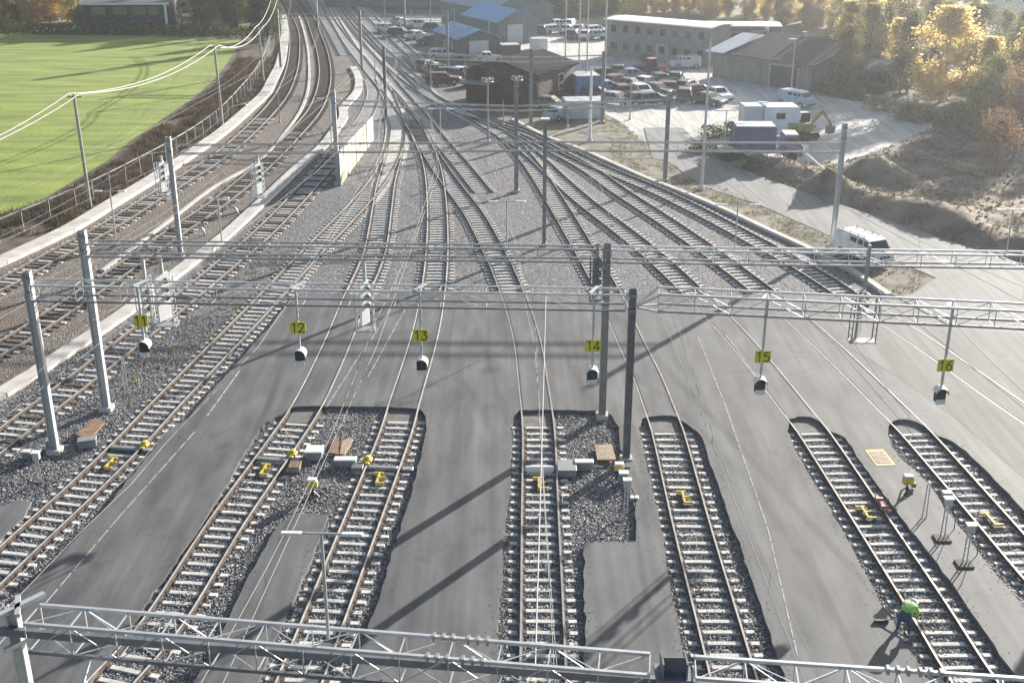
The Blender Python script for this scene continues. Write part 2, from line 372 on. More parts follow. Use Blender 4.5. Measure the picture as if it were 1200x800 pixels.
aspw = px(asp, ZA); aspw = aspw[:10] + ragged(aspw[10:]+aspw[:1], closed=False)
sheet('asphalt_apron', aspw, ZA, M['asphalt'], holes=pits, skirt=.22)
sheet('asphalt_island', ragged(px(isl12, ZA)), ZA, M['asphalt'], skirt=.22)
sheet('asphalt_patch', px([(-40, 620), (0, 594), (18, 586), (37, 587), (28, 605), (0, 631), (-40, 660)], .1), .1, M['asphalt'], skirt=.15)
# paler old paving on the right part of the apron
sheet('old_paving', px([(1046, 352), (1108, 384), (1400, 404), (1400, 700), (1290, 640), (1200, 560), (1120, 490), (1050, 440), (985, 400), (1000, 375)], ZA), ZA+.004, M['asphalt_old'])
ISL = px(isl12, ZA)
def on_asphalt(p):
    if inpoly(p.x, p.y, ISL): return True
    if not inpoly(p.x, p.y, aspw): return False
    return not any(inpoly(p.x, p.y, h) for h in pits)

# grit kicked from the ballast on to the asphalt edges
gb = MB()
for poly in pits + [ISL]:
    for a, c in zip(poly, poly[1:]+poly[:1]):
        a = Vector(a); c = Vector(c); mid_ = (a+c)/2; L_ = (c-a).length
        if mid_.y > 58 or mid_.y < 29: continue
        for _ in range(int(L_*15)):
            q = a.lerp(c, random.random())+Vector((random.gauss(0, .22), random.gauss(0, .22), 0))
            if not on_asphalt(q): continue
            r_ = random.uniform(.008, .022); x, y = q.x, q.y; z = ZA+.001
            gb.add([(x+r_, y, z), (x-r_*.7, y+r_*.8, z), (x-r_*.6, y-r_*.8, z), (x, y, z+r_*1.3)], [(0, 1, 3), (1, 2, 3), (2, 0, 3)])
o = gb.build('grit', M['stone']); o['kind'] = 'stuff'
# concrete walkways (cable trough lids)
def ribbon(name, cl, wd, z0, z1, m, label=None, cat=None, joints=2.2):
    b = MB(); acc = 0; seg = []
    for i in range(len(cl)-1):
        d = (cl[i+1]-cl[i]); d.z = 0
        if d.length < 1e-4: continue
        d.normalize(); nrm = Vector((-d.y, d.x, 0))*(wd/2)
        a, c = cl[i]+d*.012, cl[i+1]-d*.012
        b.prism([(a-nrm)[:2], (c-nrm)[:2], (c+nrm)[:2], (a+nrm)[:2]], z0, z1)
    o = b.build(name, m)
    if label: tag(o, label, cat)
    else: o['kind'] = 'structure'
    return o
ribbon('walkway', c1, 1.25, -.03, .30, M['concrete'])
ribbon('walkway', c2, .95, -.03, .22, M['concrete'])
tag(ribbon('cable_trough', k2, .45, -.03, .22, M['concrete']), 'long pale concrete cable trough edging the right side of the yard', 'cable trough')
trough_mid = catmull(px([(120, 318), (200, 258), (255, 217), (300, 192), (345, 142), (360, 110), (362, 70), (357, 40), (350, 18)]), 2)
tag(ribbon('cable_trough', trough_mid, .3, -.03, .12, M['concrete']), 'thin low cable trough running between the two brown left tracks', 'cable trough')

# dirt area with mounds
def gauss(x, y, c, sx, sy, h, rot=0):
    dx, dy = x-c.x, y-c.y; u = dx*math.cos(rot)+dy*math.sin(rot); v = -dx*math.sin(rot)+dy*math.cos(rot)
    return h*math.exp(-(u/sx)**2-(v/sy)**2)
road_e = px([(835, 186), (883, 204), (978, 238), (1040, 257), (1155, 297), (1230, 312)])
def dirt_h(x, y):
    p = Vector((x, y, 0)); h = 0.0
    for cx_, cy_, hh_, rr_ in ((958, 226, 2.3, 2.9), (1032, 210, 1.9, 3.2), (1012, 203, .9, 2.4), (1085, 195, .9, 4.5)):
        c_ = G(cx_, cy_); r__ = math.hypot(x-c_.x, (y-c_.y)*1.1); h += hh_*max(0, 1-(r__/rr_))**.85 if r__ < rr_ else 0
    h += gauss(x, y, G(1120, 255), 6, 3, .6)
    h += .35*mnoise.fractal(Vector((x*.12, y*.12, 3)), 1, 2, 5) + .22*mnoise.fractal(Vector((x*.7, y*.7, 1)), 1, 2, 5)
    dm = seg_dist(p, road_e)
    h += .8*math.exp(-((dm-3.2)/1.8)**2)
    dd = seg_dist(p, dpoly+dpoly[:1]); dd = dd if inpoly(x, y, dpoly) else -dd
    f = max(0, min(1, dd/1.6)); f = f*f*(3-2*f)
    return max(0, h)*f + .03*f - .1*(1-min(1, max(0, dd+.4)/.8))
def seg_dist(p, L):
    dm = 1e9
    for a, b in zip(L, L[1:]):
        ab = b-a; l2 = ab.dot(ab)
        t = max(0, min(1, (p-a).dot(ab)/l2)) if l2 > 0 else 0; dm = min(dm, (p-a-ab*t).length)
    return dm
db = MB(); dpoly = px([(835, 184), (883, 203), (978, 237), (1040, 256), (1155, 296), (1230, 310), (1500, 320), (1500, 190), (1250, 150), (1090, 150), (1050, 168), (985, 190), (930, 190), (880, 186)])
x0, x1, y0, y1, st = 12, 92, 64, 152, .5; nx = int((x1-x0)/st); ny = int((y1-y0)/st); idx = {}
for j in range(ny):
    for i in range(nx):
        x = x0+i*st; y = y0+j*st
        if inpoly(x, y, dpoly) or seg_dist(Vector((x, y, 0)), dpoly+dpoly[:1]) < 1.2: idx[(i, j)] = len(db.v); db.v.append((x, y, dirt_h(x, y)))
for (i, j) in list(idx):
    q = [(i, j), (i+1, j), (i+1, j+1), (i, j+1)]
    if all(k in idx for k in q): db.f.append(tuple(idx[k] for k in q)); db.m.append(0)
o = db.build('dirt_ground', M['dirt'], smooth=True); o['kind'] = 'structure'
for f in o.data.polygons: pass
sheet('grass_strip', px([(644, 160), (700, 128), (729, 144), (751, 165), (783, 190), (824, 219), (894, 242), (973, 277), (1020, 300), (1041, 303), (1097, 327), (1069, 346), (1042, 346), (1000, 317), (950, 291), (842, 241), (764, 210), (719, 190), (680, 173)]), .0, M['grassy'])

# ================================================================ TRACKS
rail_prof = [(-.07, 0), (.07, 0), (.07, .012), (.012, .03), (.012, .105), (.036, .115), (.036, .15), (-.036, .15), (-.036, .115), (-.012, .105), (-.012, .03), (-.07, .012)]
def sleeper_mesh(name, m, seed):
    b = MB(); r = random.Random(seed)
    b.box((0, 0, -.03), (2.5, .27, .16), 0, .98, .66)
    b.mi = 1
    for s in (-1, 1): b.box((s*.75, 0, .065), (.36, .15, .02))
    ob = b.build(name, [m, M['clip']]); me = ob.data; bpy.data.objects.remove(ob); return me
SM = [sleeper_mesh('sleeper', M['sleeper'], k) for k in range(2)]
SW = sleeper_mesh('sleeper', M['sleeper_wood'], 5)
tracks = {}
def track(key, pts, label, wood=False, rusty=False, far_cut=260, clear=None):
    cl = catmull(px(pts, .18), 1.0)
    # resample at .325
    s = [0]
    for a, b in zip(cl, cl[1:]): s.append(s[-1]+(b-a).length)
    def at(d):
        import bisect
        i = min(max(bisect.bisect(s, d)-1, 0), len(cl)-2); t = (d-s[i])/(s[i+1]-s[i]); return cl[i].lerp(cl[i+1], t)
    tracks[key] = (at, s[-1])
    root = thing('railway_track', label, 'railway track', tuple(at(0)[:2])+(0,))
    base = Vector(root.location)
    for sg in (-1, 1):
        b = MB(); pv = None; rows = []; d = 0
        while d <= s[-1]:
            p = at(d); t = (at(min(d+.5, s[-1]))-at(max(d-.5, 0))); t.z = 0; t.normalize(); n = Vector((-t.y, t.x, 0))
            rows.append([p + n*(sg*.7535+x) + Vector((0, 0, z+.04-.18)) for x, z in rail_prof]); d += 1.0
        k = len(rail_prof); b.v = [tuple(v) for r in rows for v in r]
        for i in range(len(rows)-1):
            for j in range(k):
                b.f.append((i*k+j, i*k+(j+1) % k, (i+1)*k+(j+1) % k, (i+1)*k+j)); b.m.append(1 if j == 6 else 0)
        b.build('rail', [M['rust'], M['railhead_rust'] if rusty else M['railhead']], root)
    gs = [MB(), MB()]; sl = []; d = .2
    def flush():
        for q_ in (0, 1):
            if gs[q_].v: gs[q_].build('flangeway', M['groove'], root); gs[q_] = MB()
    while d < s[-1]:
        p = at(d); t = (at(min(d+.4, s[-1]))-at(max(d-.4, 0))); t.z = 0; t.normalize(); n = Vector((-t.y, t.x, 0))
        if on_asphalt(p):
            for q_, sg in enumerate((-1, 1)):
                a = p + n*(sg*.68); t2 = (at(min(d+1.05, s[-1]))-at(max(d+.25, 0))); t2.z = 0; t2.normalize(); c = at(min(d+.65, s[-1])) + Vector((-t2.y, t2.x, 0))*(sg*.68); k_ = len(gs[q_].v)
                up_ = Vector((0, 0, .006))
                if not k_: gs[q_].v += [tuple(a-n*.028+up_), tuple(a+n*.028+up_)]
                gs[q_].v += [tuple(c-n*.028+up_), tuple(c+n*.028+up_)]; k_ = len(gs[q_].v); gs[q_].f.append((k_-4, k_-2, k_-1, k_-3)); gs[q_].m.append(0)
        else:
            flush()
            if on_asphalt(p+t*1.2) or on_asphalt(p+t*.5): pass
            elif not (clear and clear(p)): sl.append((p.copy(), math.atan2(n.y, n.x)))
        d += .65
    flush()
    sl = [q for q in sl if q[0].y > 28]
    sl.sort(key=lambda q: (q[0]-Vector((0, 0, CH))).length)
    for k, (p, a) in enumerate(sl[:100]):
        me = SW if wood and (k*7 % 10) < wood*10 else SM[k % 2]
        o = bpy.data.objects.new('sleeper', me); col.objects.link(o); o.parent = root
        o.location = p-base+Vector((random.uniform(-.03, .03), random.uniform(-.02, .02), -.18+random.uniform(-.012, .012))); o.location.z = random.uniform(-.012, .006)
        o.rotation_euler = (random.uniform(-.03, .03), 0, a+random.uniform(-.012, .012))
    rest = [q for q in sl[100:] if q[0].y < far_cut]
    if rest:
        b = MB()
        for p, a in rest: b.box((p.x, p.y, -.03), (2.5, .25, .17), a)
        o = b.build('sleeper_run', M['sleeper_wood'] if wood and wood > .4 else M['sleeper'], root); o['kind'] = 'stuff'
    return root

tA = [(-110, 388), (-40, 352), (0, 333), (60, 300), (122, 267), (180, 231), (255, 184), (292, 153), (327, 115), (340, 88), (345, 62), (344, 35), (335, 15), (322, -8)]
tB = [(-70, 446), (0, 407), (17, 398), (68, 365), (151, 309), (207, 270), (257, 236), (300, 201), (337, 165), (367, 131), (377, 110), (381, 87), (378, 62), (371, 41), (363, 20), (356, 10), (342, -8)]
tC = [(-60, 562), (15, 504), (120, 424), (213, 351), (268, 306), (302, 278), (351, 229), (386, 190), (404, 164), (426, 140), (435, 122), (438, 108), (434, 92)]
tD = [(-70, 728), (25, 638), (100, 569), (152, 518), (196, 471), (276, 389), (324, 339), (369, 291), (388, 272), (434, 223), (455, 192), (463, 172), (466, 150), (463, 135)]
t12 = [(75, 860), (128, 800), (180, 743), (265, 612), (330, 520), (360, 475), (396, 400), (416, 350), (438, 298), (448, 242), (452, 216), (460, 186), (466, 150), (461, 127), (452, 105), (436, 85), (412, 54), (391, 20), (376, -6)]
t13 = [(325, 860), (350, 800), (389, 700), (428, 600), (466, 500), (473, 475), (496, 400), (505, 358), (512, 298), (511, 225), (504, 186), (492, 160), (478, 135), (461, 112), (441, 90)]
t14 = [(637, 860), (636, 750), (633, 600), (631, 500), (625, 450), (618, 400), (605, 355), (592, 322), (581, 298), (556, 251), (532, 219), (513, 192), (496, 165), (480, 140)]
t15 = [(878, 860), (848, 750), (812, 620), (781, 500), (775, 484), (759, 442), (739, 400), (712, 340), (671, 268), (645, 225), (625, 195), (601, 167), (584, 154), (555, 137), (530, 125)]
t16 = [(1185, 860), (1130, 780), (1090, 715), (1022, 610), (949, 500), (938, 487), (901, 440), (868, 400), (812, 341), (756, 290), (686, 236), (654, 208), (635, 190), (613, 172), (592, 158)]
t17 = [(1400, 860), (1290, 745), (1235, 690), (1156, 600), (1072, 505), (1057, 490), (964, 400), (896, 342), (828, 291), (783, 260), (729, 225), (689, 197), (641, 171), (612, 156), (580, 145), (535, 127), (500, 108), (472, 88), (448, 66), (423, 38), (398, 8), (388, -6)]
t18 = [(1400, 600), (1300, 546), (1200, 484), (1130, 435), (1081, 401), (994, 345), (950, 317), (903, 291), (824, 249), (766, 221), (710, 198), (680, 184), (622, 157), (600, 148), (545, 131), (508, 114), (490, 96), (468, 76), (440, 50), (412, 20), (392, -6)]
tS = [(566, 224), (540, 192), (515, 163), (490, 132), (462, 100), (438, 70), (414, 44), (396, 20), (381, -6)]
tU = [(404, 64), (392, 42), (378, 18), (366, -6)]
tX = [(520, 100), (488, 68), (455, 38), (428, 12), (412, -6)]
track('A', tA, 'brown running line curving beside the left concrete walkway', rusty=True, wood=.5)
track('B', tB, 'brown running line left of the second concrete walkway, curving away at top left', rusty=True, wood=.7)
track('C', tC, 'ballasted track under sign 11, right of the second concrete walkway', rusty=True, wood=.25)
track('D', tD, 'ballasted track running along the left edge of the dark asphalt', rusty=True)
track('12', t12, 'track under sign 12, leftmost of those sunk in the asphalt apron', rusty=True)
track('13', t13, 'track under sign 13, sharing a ballast pit with its left neighbour', rusty=True)
track('14', t14, 'track just left of sign 14 with a ballast pit ending in a square corner')
track('15', t15, 'track right of the two central gantry posts, leading under the asphalt left of sign 15')
track('16', t16, 'track with the crouching worker beside it, right of sign 15')
track('17', t17, 'rightmost track with its own ballast pit, left of sign 16')
track('18', t18, 'outermost right track ending flush in pale paving below sign 16')
track('S', tS, 'short stub siding ending in the gravel of the throat')
track('U', tU, 'straight far siding ending at the bent walkway')
track('X', tX, 'far outer track along the right side of the throat')

SLABS = []
for a, c in (((345, 475), (376, 476)), ((455, 477), (491, 478)), ((611, 480), (650, 481)), ((757, 486), (792, 486)), ((924, 488), (957, 488)), ((1042, 491), (1072, 491))):
    p0, p1 = G(*a, ZA), G(*c, ZA); d = (p1-p0).normalized(); n = Vector((-d.y, d.x, 0))
    SLABS.append([tuple(p0[:2]), tuple(p1[:2]), tuple((p1-n*1.6)[:2]), tuple((p0-n*1.6)[:2])])
    b = MB(); b.prism(SLABS[-1], -.05, .035); o = b.build('pit_slab', mat('pit_slab', (.16, .155, .15), .9, var=.25, scale=2)); o['kind'] = 'structure'
# loose ballast stones where the picture is close
def stones():
    pts = []; N = 150000
    c = 0
    zones = [(pits[0], ISL), (pits[1], None), (pits[2], None), (pits[3], None), (pits[4], None)]
    yl = px([(-60, 560), (60, 420), (150, 395), (290, 300), (345, 345), (311, 388), (219, 490), (122, 596), (17, 702), (-60, 790)])
    centre = [(tracks[k][0], tracks[k][1]) for k in ('C', 'D', '12', '13', '14', '15', '16', '17')]
    railpts = []
    for at, L in centre:
        d = 0
        while d < L:
            q = at(d)
            if q.y < 75: railpts.append((q.x, q.y))
            d += 1.0
    railpts = np.array(railpts)
    out = []
    for poly, hole in zones + [(yl, None)]:
        xs = [p[0] for p in poly]; ys = [p[1] for p in poly]
        ya, yb = max(min(ys), 29), min(max(ys), 66)
        area = (max(xs)-min(xs))*(yb-ya)
        n = int(area*150)
        X = rng.uniform(min(xs), max(xs), n); Y = rng.uniform(ya, yb, n)
        ok = np.zeros(n, bool)
        P = np.array([(p[0], p[1]) for p in poly]); 
        def ip(P):
            c = np.zeros(n, bool); j = len(P)-1
            for i in range(len(P)):
                cond = ((P[i, 1] > Y) != (P[j, 1] > Y))
                with np.errstate(divide='ignore', invalid='ignore'):
                    xx = (P[j, 0]-P[i, 0])*(Y-P[i, 1])/(P[j, 1]-P[i, 1])+P[i, 0]
                c ^= cond & (X < xx); j = i
            return c
        ok = ip(P)
        if hole: ok &= ~ip(np.array([(p[0], p[1]) for p in hole]))
        ok &= np.abs(X) < Y*.47+1
        for sl_ in SLABS: ok &= ~ip(np.array(sl_))
        out.append(np.stack([X[ok], Y[ok]], 1))
    P = np.concatenate(out); n = len(P)
    base = np.array([(1, 0, 0), (-1, 0, 0), (0, 1, 0), (0, -1, 0), (0, 0, 1), (0, 0, -1)], float)
    tri = np.array([(0, 2, 4), (2, 1, 4), (1, 3, 4), (3, 0, 4)])
    sz = rng.uniform(.025, .058, n); V = base[None]*sz[:, None, None]*rng.uniform(.6, 1.3, (n, 6, 1))
    a = rng.uniform(0, 6.28, n); ca, sa = np.cos(a), np.sin(a)
    tl = rng.uniform(-.7, .7, n); ct, st_ = np.cos(tl), np.sin(tl)
    y, z = V[..., 1]*ct[:, None]-V[..., 2]*st_[:, None], V[..., 1]*st_[:, None]+V[..., 2]*ct[:, None]
    x = V[..., 0]; X = x*ca[:, None]-y*sa[:, None]+P[:, 0:1]; Y = x*sa[:, None]+y*ca[:, None]+P[:, 1:2]
    lat = rng.uniform(0, 1, (256, 256)); ux, uy = P[:, 0]*1.3+400, P[:, 1]*1.3+400; ix, iy = ux.astype(int), uy.astype(int); fx, fy = ux-ix, uy-iy
    L_ = lambda a, b_: lat[a % 256, b_ % 256]
    hn = L_(ix, iy)*(1-fx)*(1-fy)+L_(ix+1, iy)*fx*(1-fy)+L_(ix, iy+1)*(1-fx)*fy+L_(ix+1, iy+1)*fx*fy
    Z = z+(rng.uniform(-.03, .012, n)+np.clip(hn-.52, 0, 1)*.11)[:, None]
    VV = np.stack([X, Y, Z], -1).reshape(-1, 3); F = (tri[None]+np.arange(n)[:, None, None]*6).reshape(-1, 3)
    me = bpy.data.meshes.new('ballast_stones'); me.vertices.add(len(VV)); me.vertices.foreach_set('co', VV.ravel())
    me.loops.add(F.size); me.loops.foreach_set('vertex_index', F.ravel().astype(np.int32))
    me.polygons.add(len(F)); me.polygons.foreach_set('loop_start', np.arange(0, F.size, 3, dtype=np.int32)); me.polygons.foreach_set('loop_total', np.full(len(F), 3, np.int32))
    me.update(calc_edges=True); me.materials.append(M['stone'])
    o = bpy.data.objects.new('ballast_stones', me); col.objects.link(o); o['kind'] = 'stuff'
    print('stones', n)
stones()

# ================================================================ GANTRIES
def lattice(b, p, q, n, a=.03, ver=True):
    pass
def truss_part(root, name, P, Q, wid, ztop, zbot, bay=1.1, chord=.09, m='galv', mlow_shade=None, lac=.035):
    P = Vector((P[0], P[1], 0)); Q = Vector((Q[0], Q[1], 0)); d = (Q-P); L = d.length; d.normalize(); n = Vector((-d.y, d.x, 0))
    t = MB()
    def pt(s, side, z): return P + d*s + n*(side*wid/2) + Vector((0, 0, z))
    for side in (-1, 1): t.beam(pt(0, side, ztop), pt(L, side, ztop), chord, chord)
    o = t.build(name, M[m], root)
    t = MB()
    for side in (-1, 1): t.beam(pt(0, side, zbot), pt(L, side, zbot), chord, chord*1.1)
    t.build('lower_chord', M[mlow_shade or m], root)  # lower chords get a darker steel than the upper, shade put into the colour
    k = max(2, int(L/bay)); l = MB()
    for i in range(k+1):
        s = L*i/k
        l.beam(pt(s, -1, ztop), pt(s, 1, ztop), lac); l.beam(pt(s, -1, zbot), pt(s, 1, zbot), lac)
        for side in (-1, 1): l.beam(pt(s, side, zbot), pt(s, side, ztop), lac)
        if i < k:
            s2 = L*(i+1)/k; f = 1 if i % 2 else -1
            l.beam(pt(s, f, ztop), pt(s2, -f, ztop), lac*.8); l.beam(pt(s, -f, zbot), pt(s2, f, zbot), lac*.8)
            za, zb = (ztop, zbot) if i % 2 else (zbot, ztop)
            for side in (-1, 1): l.beam(pt(s, side, za), pt(s2, side, zb), lac*.8)
    l.build('lattice', M[m], root)
    return o
def hbeam(b, x, y, z0, z1, w=.36, rz=0.0):
    b.box((x, y, (z0+z1)/2), (w, .03, z1-z0), rz)
    for s in (-1, 1):
        cx = x - math.cos(rz)*0; 
        ox, oy = -math.sin(rz)*0, 0
        b.box((x+math.cos(rz)*s*w/2, y+math.sin(rz)*s*w/2, (z0+z1)/2), (.035, w, z1-z0), rz)
def post(root, xy, h, w=.36, m='galv', rz=0.0, foot=True, z0=0.0):
    b = MB(); hbeam(b, xy[0], xy[1], z0, h, w, rz)
    o = b.build('post', M[m], root)
    if foot:
        f = MB(); f.box((xy[0], xy[1], .1), (w*1.9, w*1.9, .26)); f.build('footing', M['concrete'], o, local=False) if False else f.build('footing', M['concrete'], root)
    for k in range(2):
        b = MB(); b.box((xy[0], xy[1]-.0, h-.3-.7*k), (w*1.25, w*1.12, .1), rz); b.build('bracket', M['galv_dull'], root)
    return o
# gantry E (nearest)
gE = thing('gantry', 'large silver lattice gantry crossing the bottom edge of the picture', 'gantry', (3.6, 21.6, 0))
E0, E1, E2 = Vector((-11.35, 23.4)), Vector((3.05, 21.5)), Vector((12.8, 20.45))
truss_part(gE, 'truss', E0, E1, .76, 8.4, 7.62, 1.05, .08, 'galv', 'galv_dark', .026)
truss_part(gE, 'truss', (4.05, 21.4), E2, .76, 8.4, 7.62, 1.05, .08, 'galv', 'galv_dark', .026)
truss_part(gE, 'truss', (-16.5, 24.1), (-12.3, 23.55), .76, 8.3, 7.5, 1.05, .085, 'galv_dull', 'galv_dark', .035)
b = MB(); hbeam(b, 3.55, 21.3, 0, 8.75, .52); b.build('post', M['galv_dark'], gE)
b = MB(); b.box((3.55, 21.3, 7.55), (1.1, .9, .25)); b.build('bracket', M['galv_dark'], gE)
b = MB(); b.box((3.55, 21.3, 8.3), (.8, .62, .12)); b.build('bracket', M['galv_dark'], gE)
b = MB(); hbeam(b, -11.85, 23.5, 0, 8.55, .24); b.build('post', M['galv'], gE)
b = MB()
b.beam((-12.2, 23.0, 8.5), (-11.3, 24.1, 8.5), .16, .1); b.beam((-11.9, 24.0, 8.5), (-11.6, 23.2, 8.5), .12, .1); b.build('bracket', M['galv'], gE)
b = MB(); b.beam((-12.0, 23.1, 7.6), (-11.4, 23.9, 7.6), .12, .1); b.build('bracket', M['galv'], gE)
b = MB(); b.beam((-16.5, 23.9, 7.95), (12.8, 20.35, 7.95), .13, .2); b.build('cable_duct', M['galv_dark'], gE)
def clamps(root, P, Q, z, ss, side):
    P = Vector(P); Q = Vector(Q); d = (Q-P).normalized(); n = Vector((-d.y, d.x)); b = MB()
    for s in ss:
        for k in range(3):
            p = P+d*(s+k*.22)+n*side; b.box((p.x, p.y, z), (.07, .16, .16), math.atan2(d.y, d.x))
    b.build('insulator_clamp', M['galv_dull'], root)
clamps(gE, E0, E1, 8.4, (9.6, 10.4), .38); clamps(gE, E0, E1, 8.4, (9.6, 10.4), -.38)
clamps(gE, (4.05, 21.4), E2, 8.4, (4.2, 4.9), .38)
# white sign panel back below the left end of gantry E
sp = thing('trackside_sign', 'white trapezoid sign back hanging below the left end of the nearest gantry', 'sign', (-10.3, 22.4, 6.4))
b = MB(); b.add([(-10.9, 22.2, 5.2), (-9.75, 22.2, 5.2), (-9.85, 22.2, 7.15), (-10.9, 22.24, 6.3)], [(0, 1, 2, 3)]); b.add([(-10.9, 22.14, 5.2), (-9.75, 22.14, 5.2), (-9.85, 22.14, 7.15), (-10.9, 22.18, 6.3)], [(0, 1, 2, 3)]); b.build('panel', M['cream'], sp)
b = MB(); b.beam((-11.0, 22.2, 5.0), (-11.0, 22.2, 6.4), .07); b.build('frame', M['white'], sp)
b = MB(); b.beam((-11.0, 22.2, 6.25), (-9.8, 22.2, 7.35), .12, .07); b.beam((-9.8, 22.2, 7.32), (-9.72, 22.2, 5.0), .06); b.beam((-9.9, 22.2, 7.3), (-9.9, 22.9, 7.6), .06); b.build('frame', M['white'], sp)

def gantry_thing(label, xy): return thing('gantry', label, 'gantry', (xy[0], xy[1], 0))
# gantry A
gA = gantry_thing('lattice gantry carrying the yellow number signs 11 to 16', (-20.9, 48.1))
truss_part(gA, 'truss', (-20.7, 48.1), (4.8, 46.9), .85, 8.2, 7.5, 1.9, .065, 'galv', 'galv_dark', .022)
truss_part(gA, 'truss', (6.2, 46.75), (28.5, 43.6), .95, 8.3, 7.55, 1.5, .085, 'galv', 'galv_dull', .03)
b = MB()
for s in (-1, 1): b.beam((5.3, 46.85+.1*s, 7.6), (6.25, 46.75+.45*s, 8.3), .09); b.beam((5.3, 46.85+.1*s, 7.55), (6.25, 46.75+.45*s, 7.5), .09); b.beam((4.95, 46.9+.1*s, 7.9), (4.7, 46.9+.4*s, 8.2), .08)
b.build('brace', M['galv'], gA)
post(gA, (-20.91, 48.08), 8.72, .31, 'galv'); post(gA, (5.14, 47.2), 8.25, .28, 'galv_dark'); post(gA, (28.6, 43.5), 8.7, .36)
# gantry B
gB = gantry_thing('lattice gantry just behind the numbered one, carrying the lamp arms', (-20, 52.7))
truss_part(gB, 'truss', (-19.9, 52.7), (4.2, 51.85), .6, 8.6, 8.0, 1.5, .075, 'galv_dull', None, .026)
truss_part(gB, 'truss', (4.6, 51.8), (31, 50.6), .6, 8.6, 8.0, 1.5, .08, 'galv', 'galv_dull', .028)
post(gB, (-20.03, 52.67), 9.2, .33, 'galv'); post(gB, (4.38, 51.75), 8.87, .30, 'galv_dull'); post(gB, (31, 50.6), 9, .36)
# gantry C
gC = gantry_thing('slim lattice gantry crossing mid yard in front of the cream timber wall', (-22.9, 77.7))
truss_part(gC, 'truss', (-22.9, 79.2), (2.2, 80.2), .4, 7.4, 6.8, 2.2, .06, 'galv_dull', None, .015)
truss_part(gC, 'truss', (2.4, 80.2), (22.7, 79.8), .4, 7.4, 6.8, 2.2, .06, 'galv_dull', None, .015)
post(gC, (-22.9, 77.7), 8.3, .28, 'galv'); post(gC, (2.27, 80.04), 9.0, .22, 'galv_dull'); post(gC, (22.63, 79.63), 8.8, .28, 'galv')
b = MB(); b.box((2.27, 80.04, 9.02), (.6, .45, .1)); b.build('post_cap', M['white'], gC)
# gantry D
gD = gantry_thing('slim far gantry whose left post stands at the cream timber wall', (-14.8, 98))
truss_part(gD, 'truss', (-14.8, 98.2), (.35, 95.6), .4, 7.0, 6.6, 2.4, .055, 'galv_dull', None, .015)
truss_part(gD, 'truss', (.35, 95.6), (13.1, 98.6), .4, 7.0, 6.6, 2.4, .055, 'galv_dull', None, .015)
post(gD, (-14.76, 97.6), 7.9, .3, 'galv'); post(gD, (.35, 95.1), 9.0, .3, 'galv_dull'); post(gD, (13.13, 98.9), 7.4, .3, 'galv_dull'); 
# gantry F and farther
gF = gantry_thing('far gantry in front of the dark brown shed', (2, 122))
truss_part(gF, 'truss', (-13.5, 126), (2, 122.4), .4, 7.0, 6.5, 2.4, .055, 'galv_dull', None, .015)
truss_part(gF, 'truss', (2, 122.4), (9.5, 124), .4, 7.0, 6.5, 2.4, .055, 'galv_dull', None, .015)
post(gF, (1.96, 122.2), 7.8, .34, 'galv_dull'); post(gF, (-13.5, 126), 7.6, .28, 'galv_dark'); post(gF, (9.5, 124), 7.4, .3, 'galv_dull')
gG = gantry_thing('far gantry across the throat of the yard beside the blue roofed sheds', (-20, 158))
truss_part(gG, 'truss', (-31, 160), (-8.5, 158), .4, 7.2, 6.6, 2.4, .06, 'galv_dull', None, .015)
for q in ((-31, 160), (-20, 159), (-8.5, 158)): post(gG, q, 7.8, .28, 'galv_dull', foot=False)
gH = gantry_thing('farthest gantry near the top edge above the track throat', (-38, 205))
truss_part(gH, 'truss', (-47, 207), (-18, 203), .4, 7.2, 6.6, 2.4, .06, 'galv_dull', None, .015)
for q in ((-47, 207), (-33, 205), (-18, 203)): post(gH, q, 7.8, .3, 'galv_dull', foot=False)

# number signs and signals below gantry A
DIG = {'1': [[(-.1, .2), (.02, .3), (.02, -.3)]], '2': [[(-.16, .17), (-.1, .27), (0, .3), (.11, .26), (.15, .14), (.1, .02), (-.17, -.28), (.18, -.28)]],
       '3': [[(-.15, .27), (.13, .27), (-.02, .06), (.08, .04), (.16, -.06), (.14, -.2), (.03, -.29), (-.08, -.28), (-.17, -.2)]],
       '4': [[(.08, -.3), (.08, .28), (-.18, -.14), (.19, -.14)]], '5': [[(.14, .27), (-.1, .27), (-.13, .03), (0, .08), (.12, .03), (.17, -.09), (.13, -.22), (.02, -.29), (-.09, -.28), (-.17, -.21)]],
       '6': [[(.12, .28), (-.02, .2), (-.13, .02), (-.16, -.1), (-.12, -.23), (0, -.29), (.12, -.24), (.16, -.12), (.11, 0), (0, .04), (-.12, 0), (-.16, -.1)]]}
def text_mesh(txt, size, parent, m, loc):
    b = MB(); k = size/.62
    for i_, ch in enumerate(txt):
        ox = (i_-.5*(len(txt)-1))*.42*k
        for ln in DIG[ch]:
            for (x0_, z0_), (x1_, z1_) in zip(ln, ln[1:]):
                p_, q_ = Vector((ox+x0_*k, 0, z0_*k)), Vector((ox+x1_*k, 0, z1_*k)); d_ = (q_-p_).normalized()*.028*k; n_ = Vector((-d_.z, 0, d_.x))*1.15
                p_ -= d_; q_ += d_; b.add([p_-n_, q_-n_, q_+n_, p_+n_], [(0, 1, 2, 3)])
    o = b.build('number', m, parent, local=True); o.location = loc; return o
def lineA(x):
    if x < 5.1: a, b = Vector((-20.7, 48.1)), Vector((4.8, 46.9))
    else: a, b = Vector((6.2, 46.75)), Vector((28.5, 43.6))
    t = (x-a.x)/(b.x-a.x); return a.y+(b.y-a.y)*t
SIGW = {'11': 'over the gravel track at the far left', '12': 'over the dark asphalt at the left', '13': 'over the middle asphalt, above the shared pit', '14': 'directly left of the grey central post', '15': 'over the asphalt right of the central posts', '16': 'at the far right, over the pale paving'}
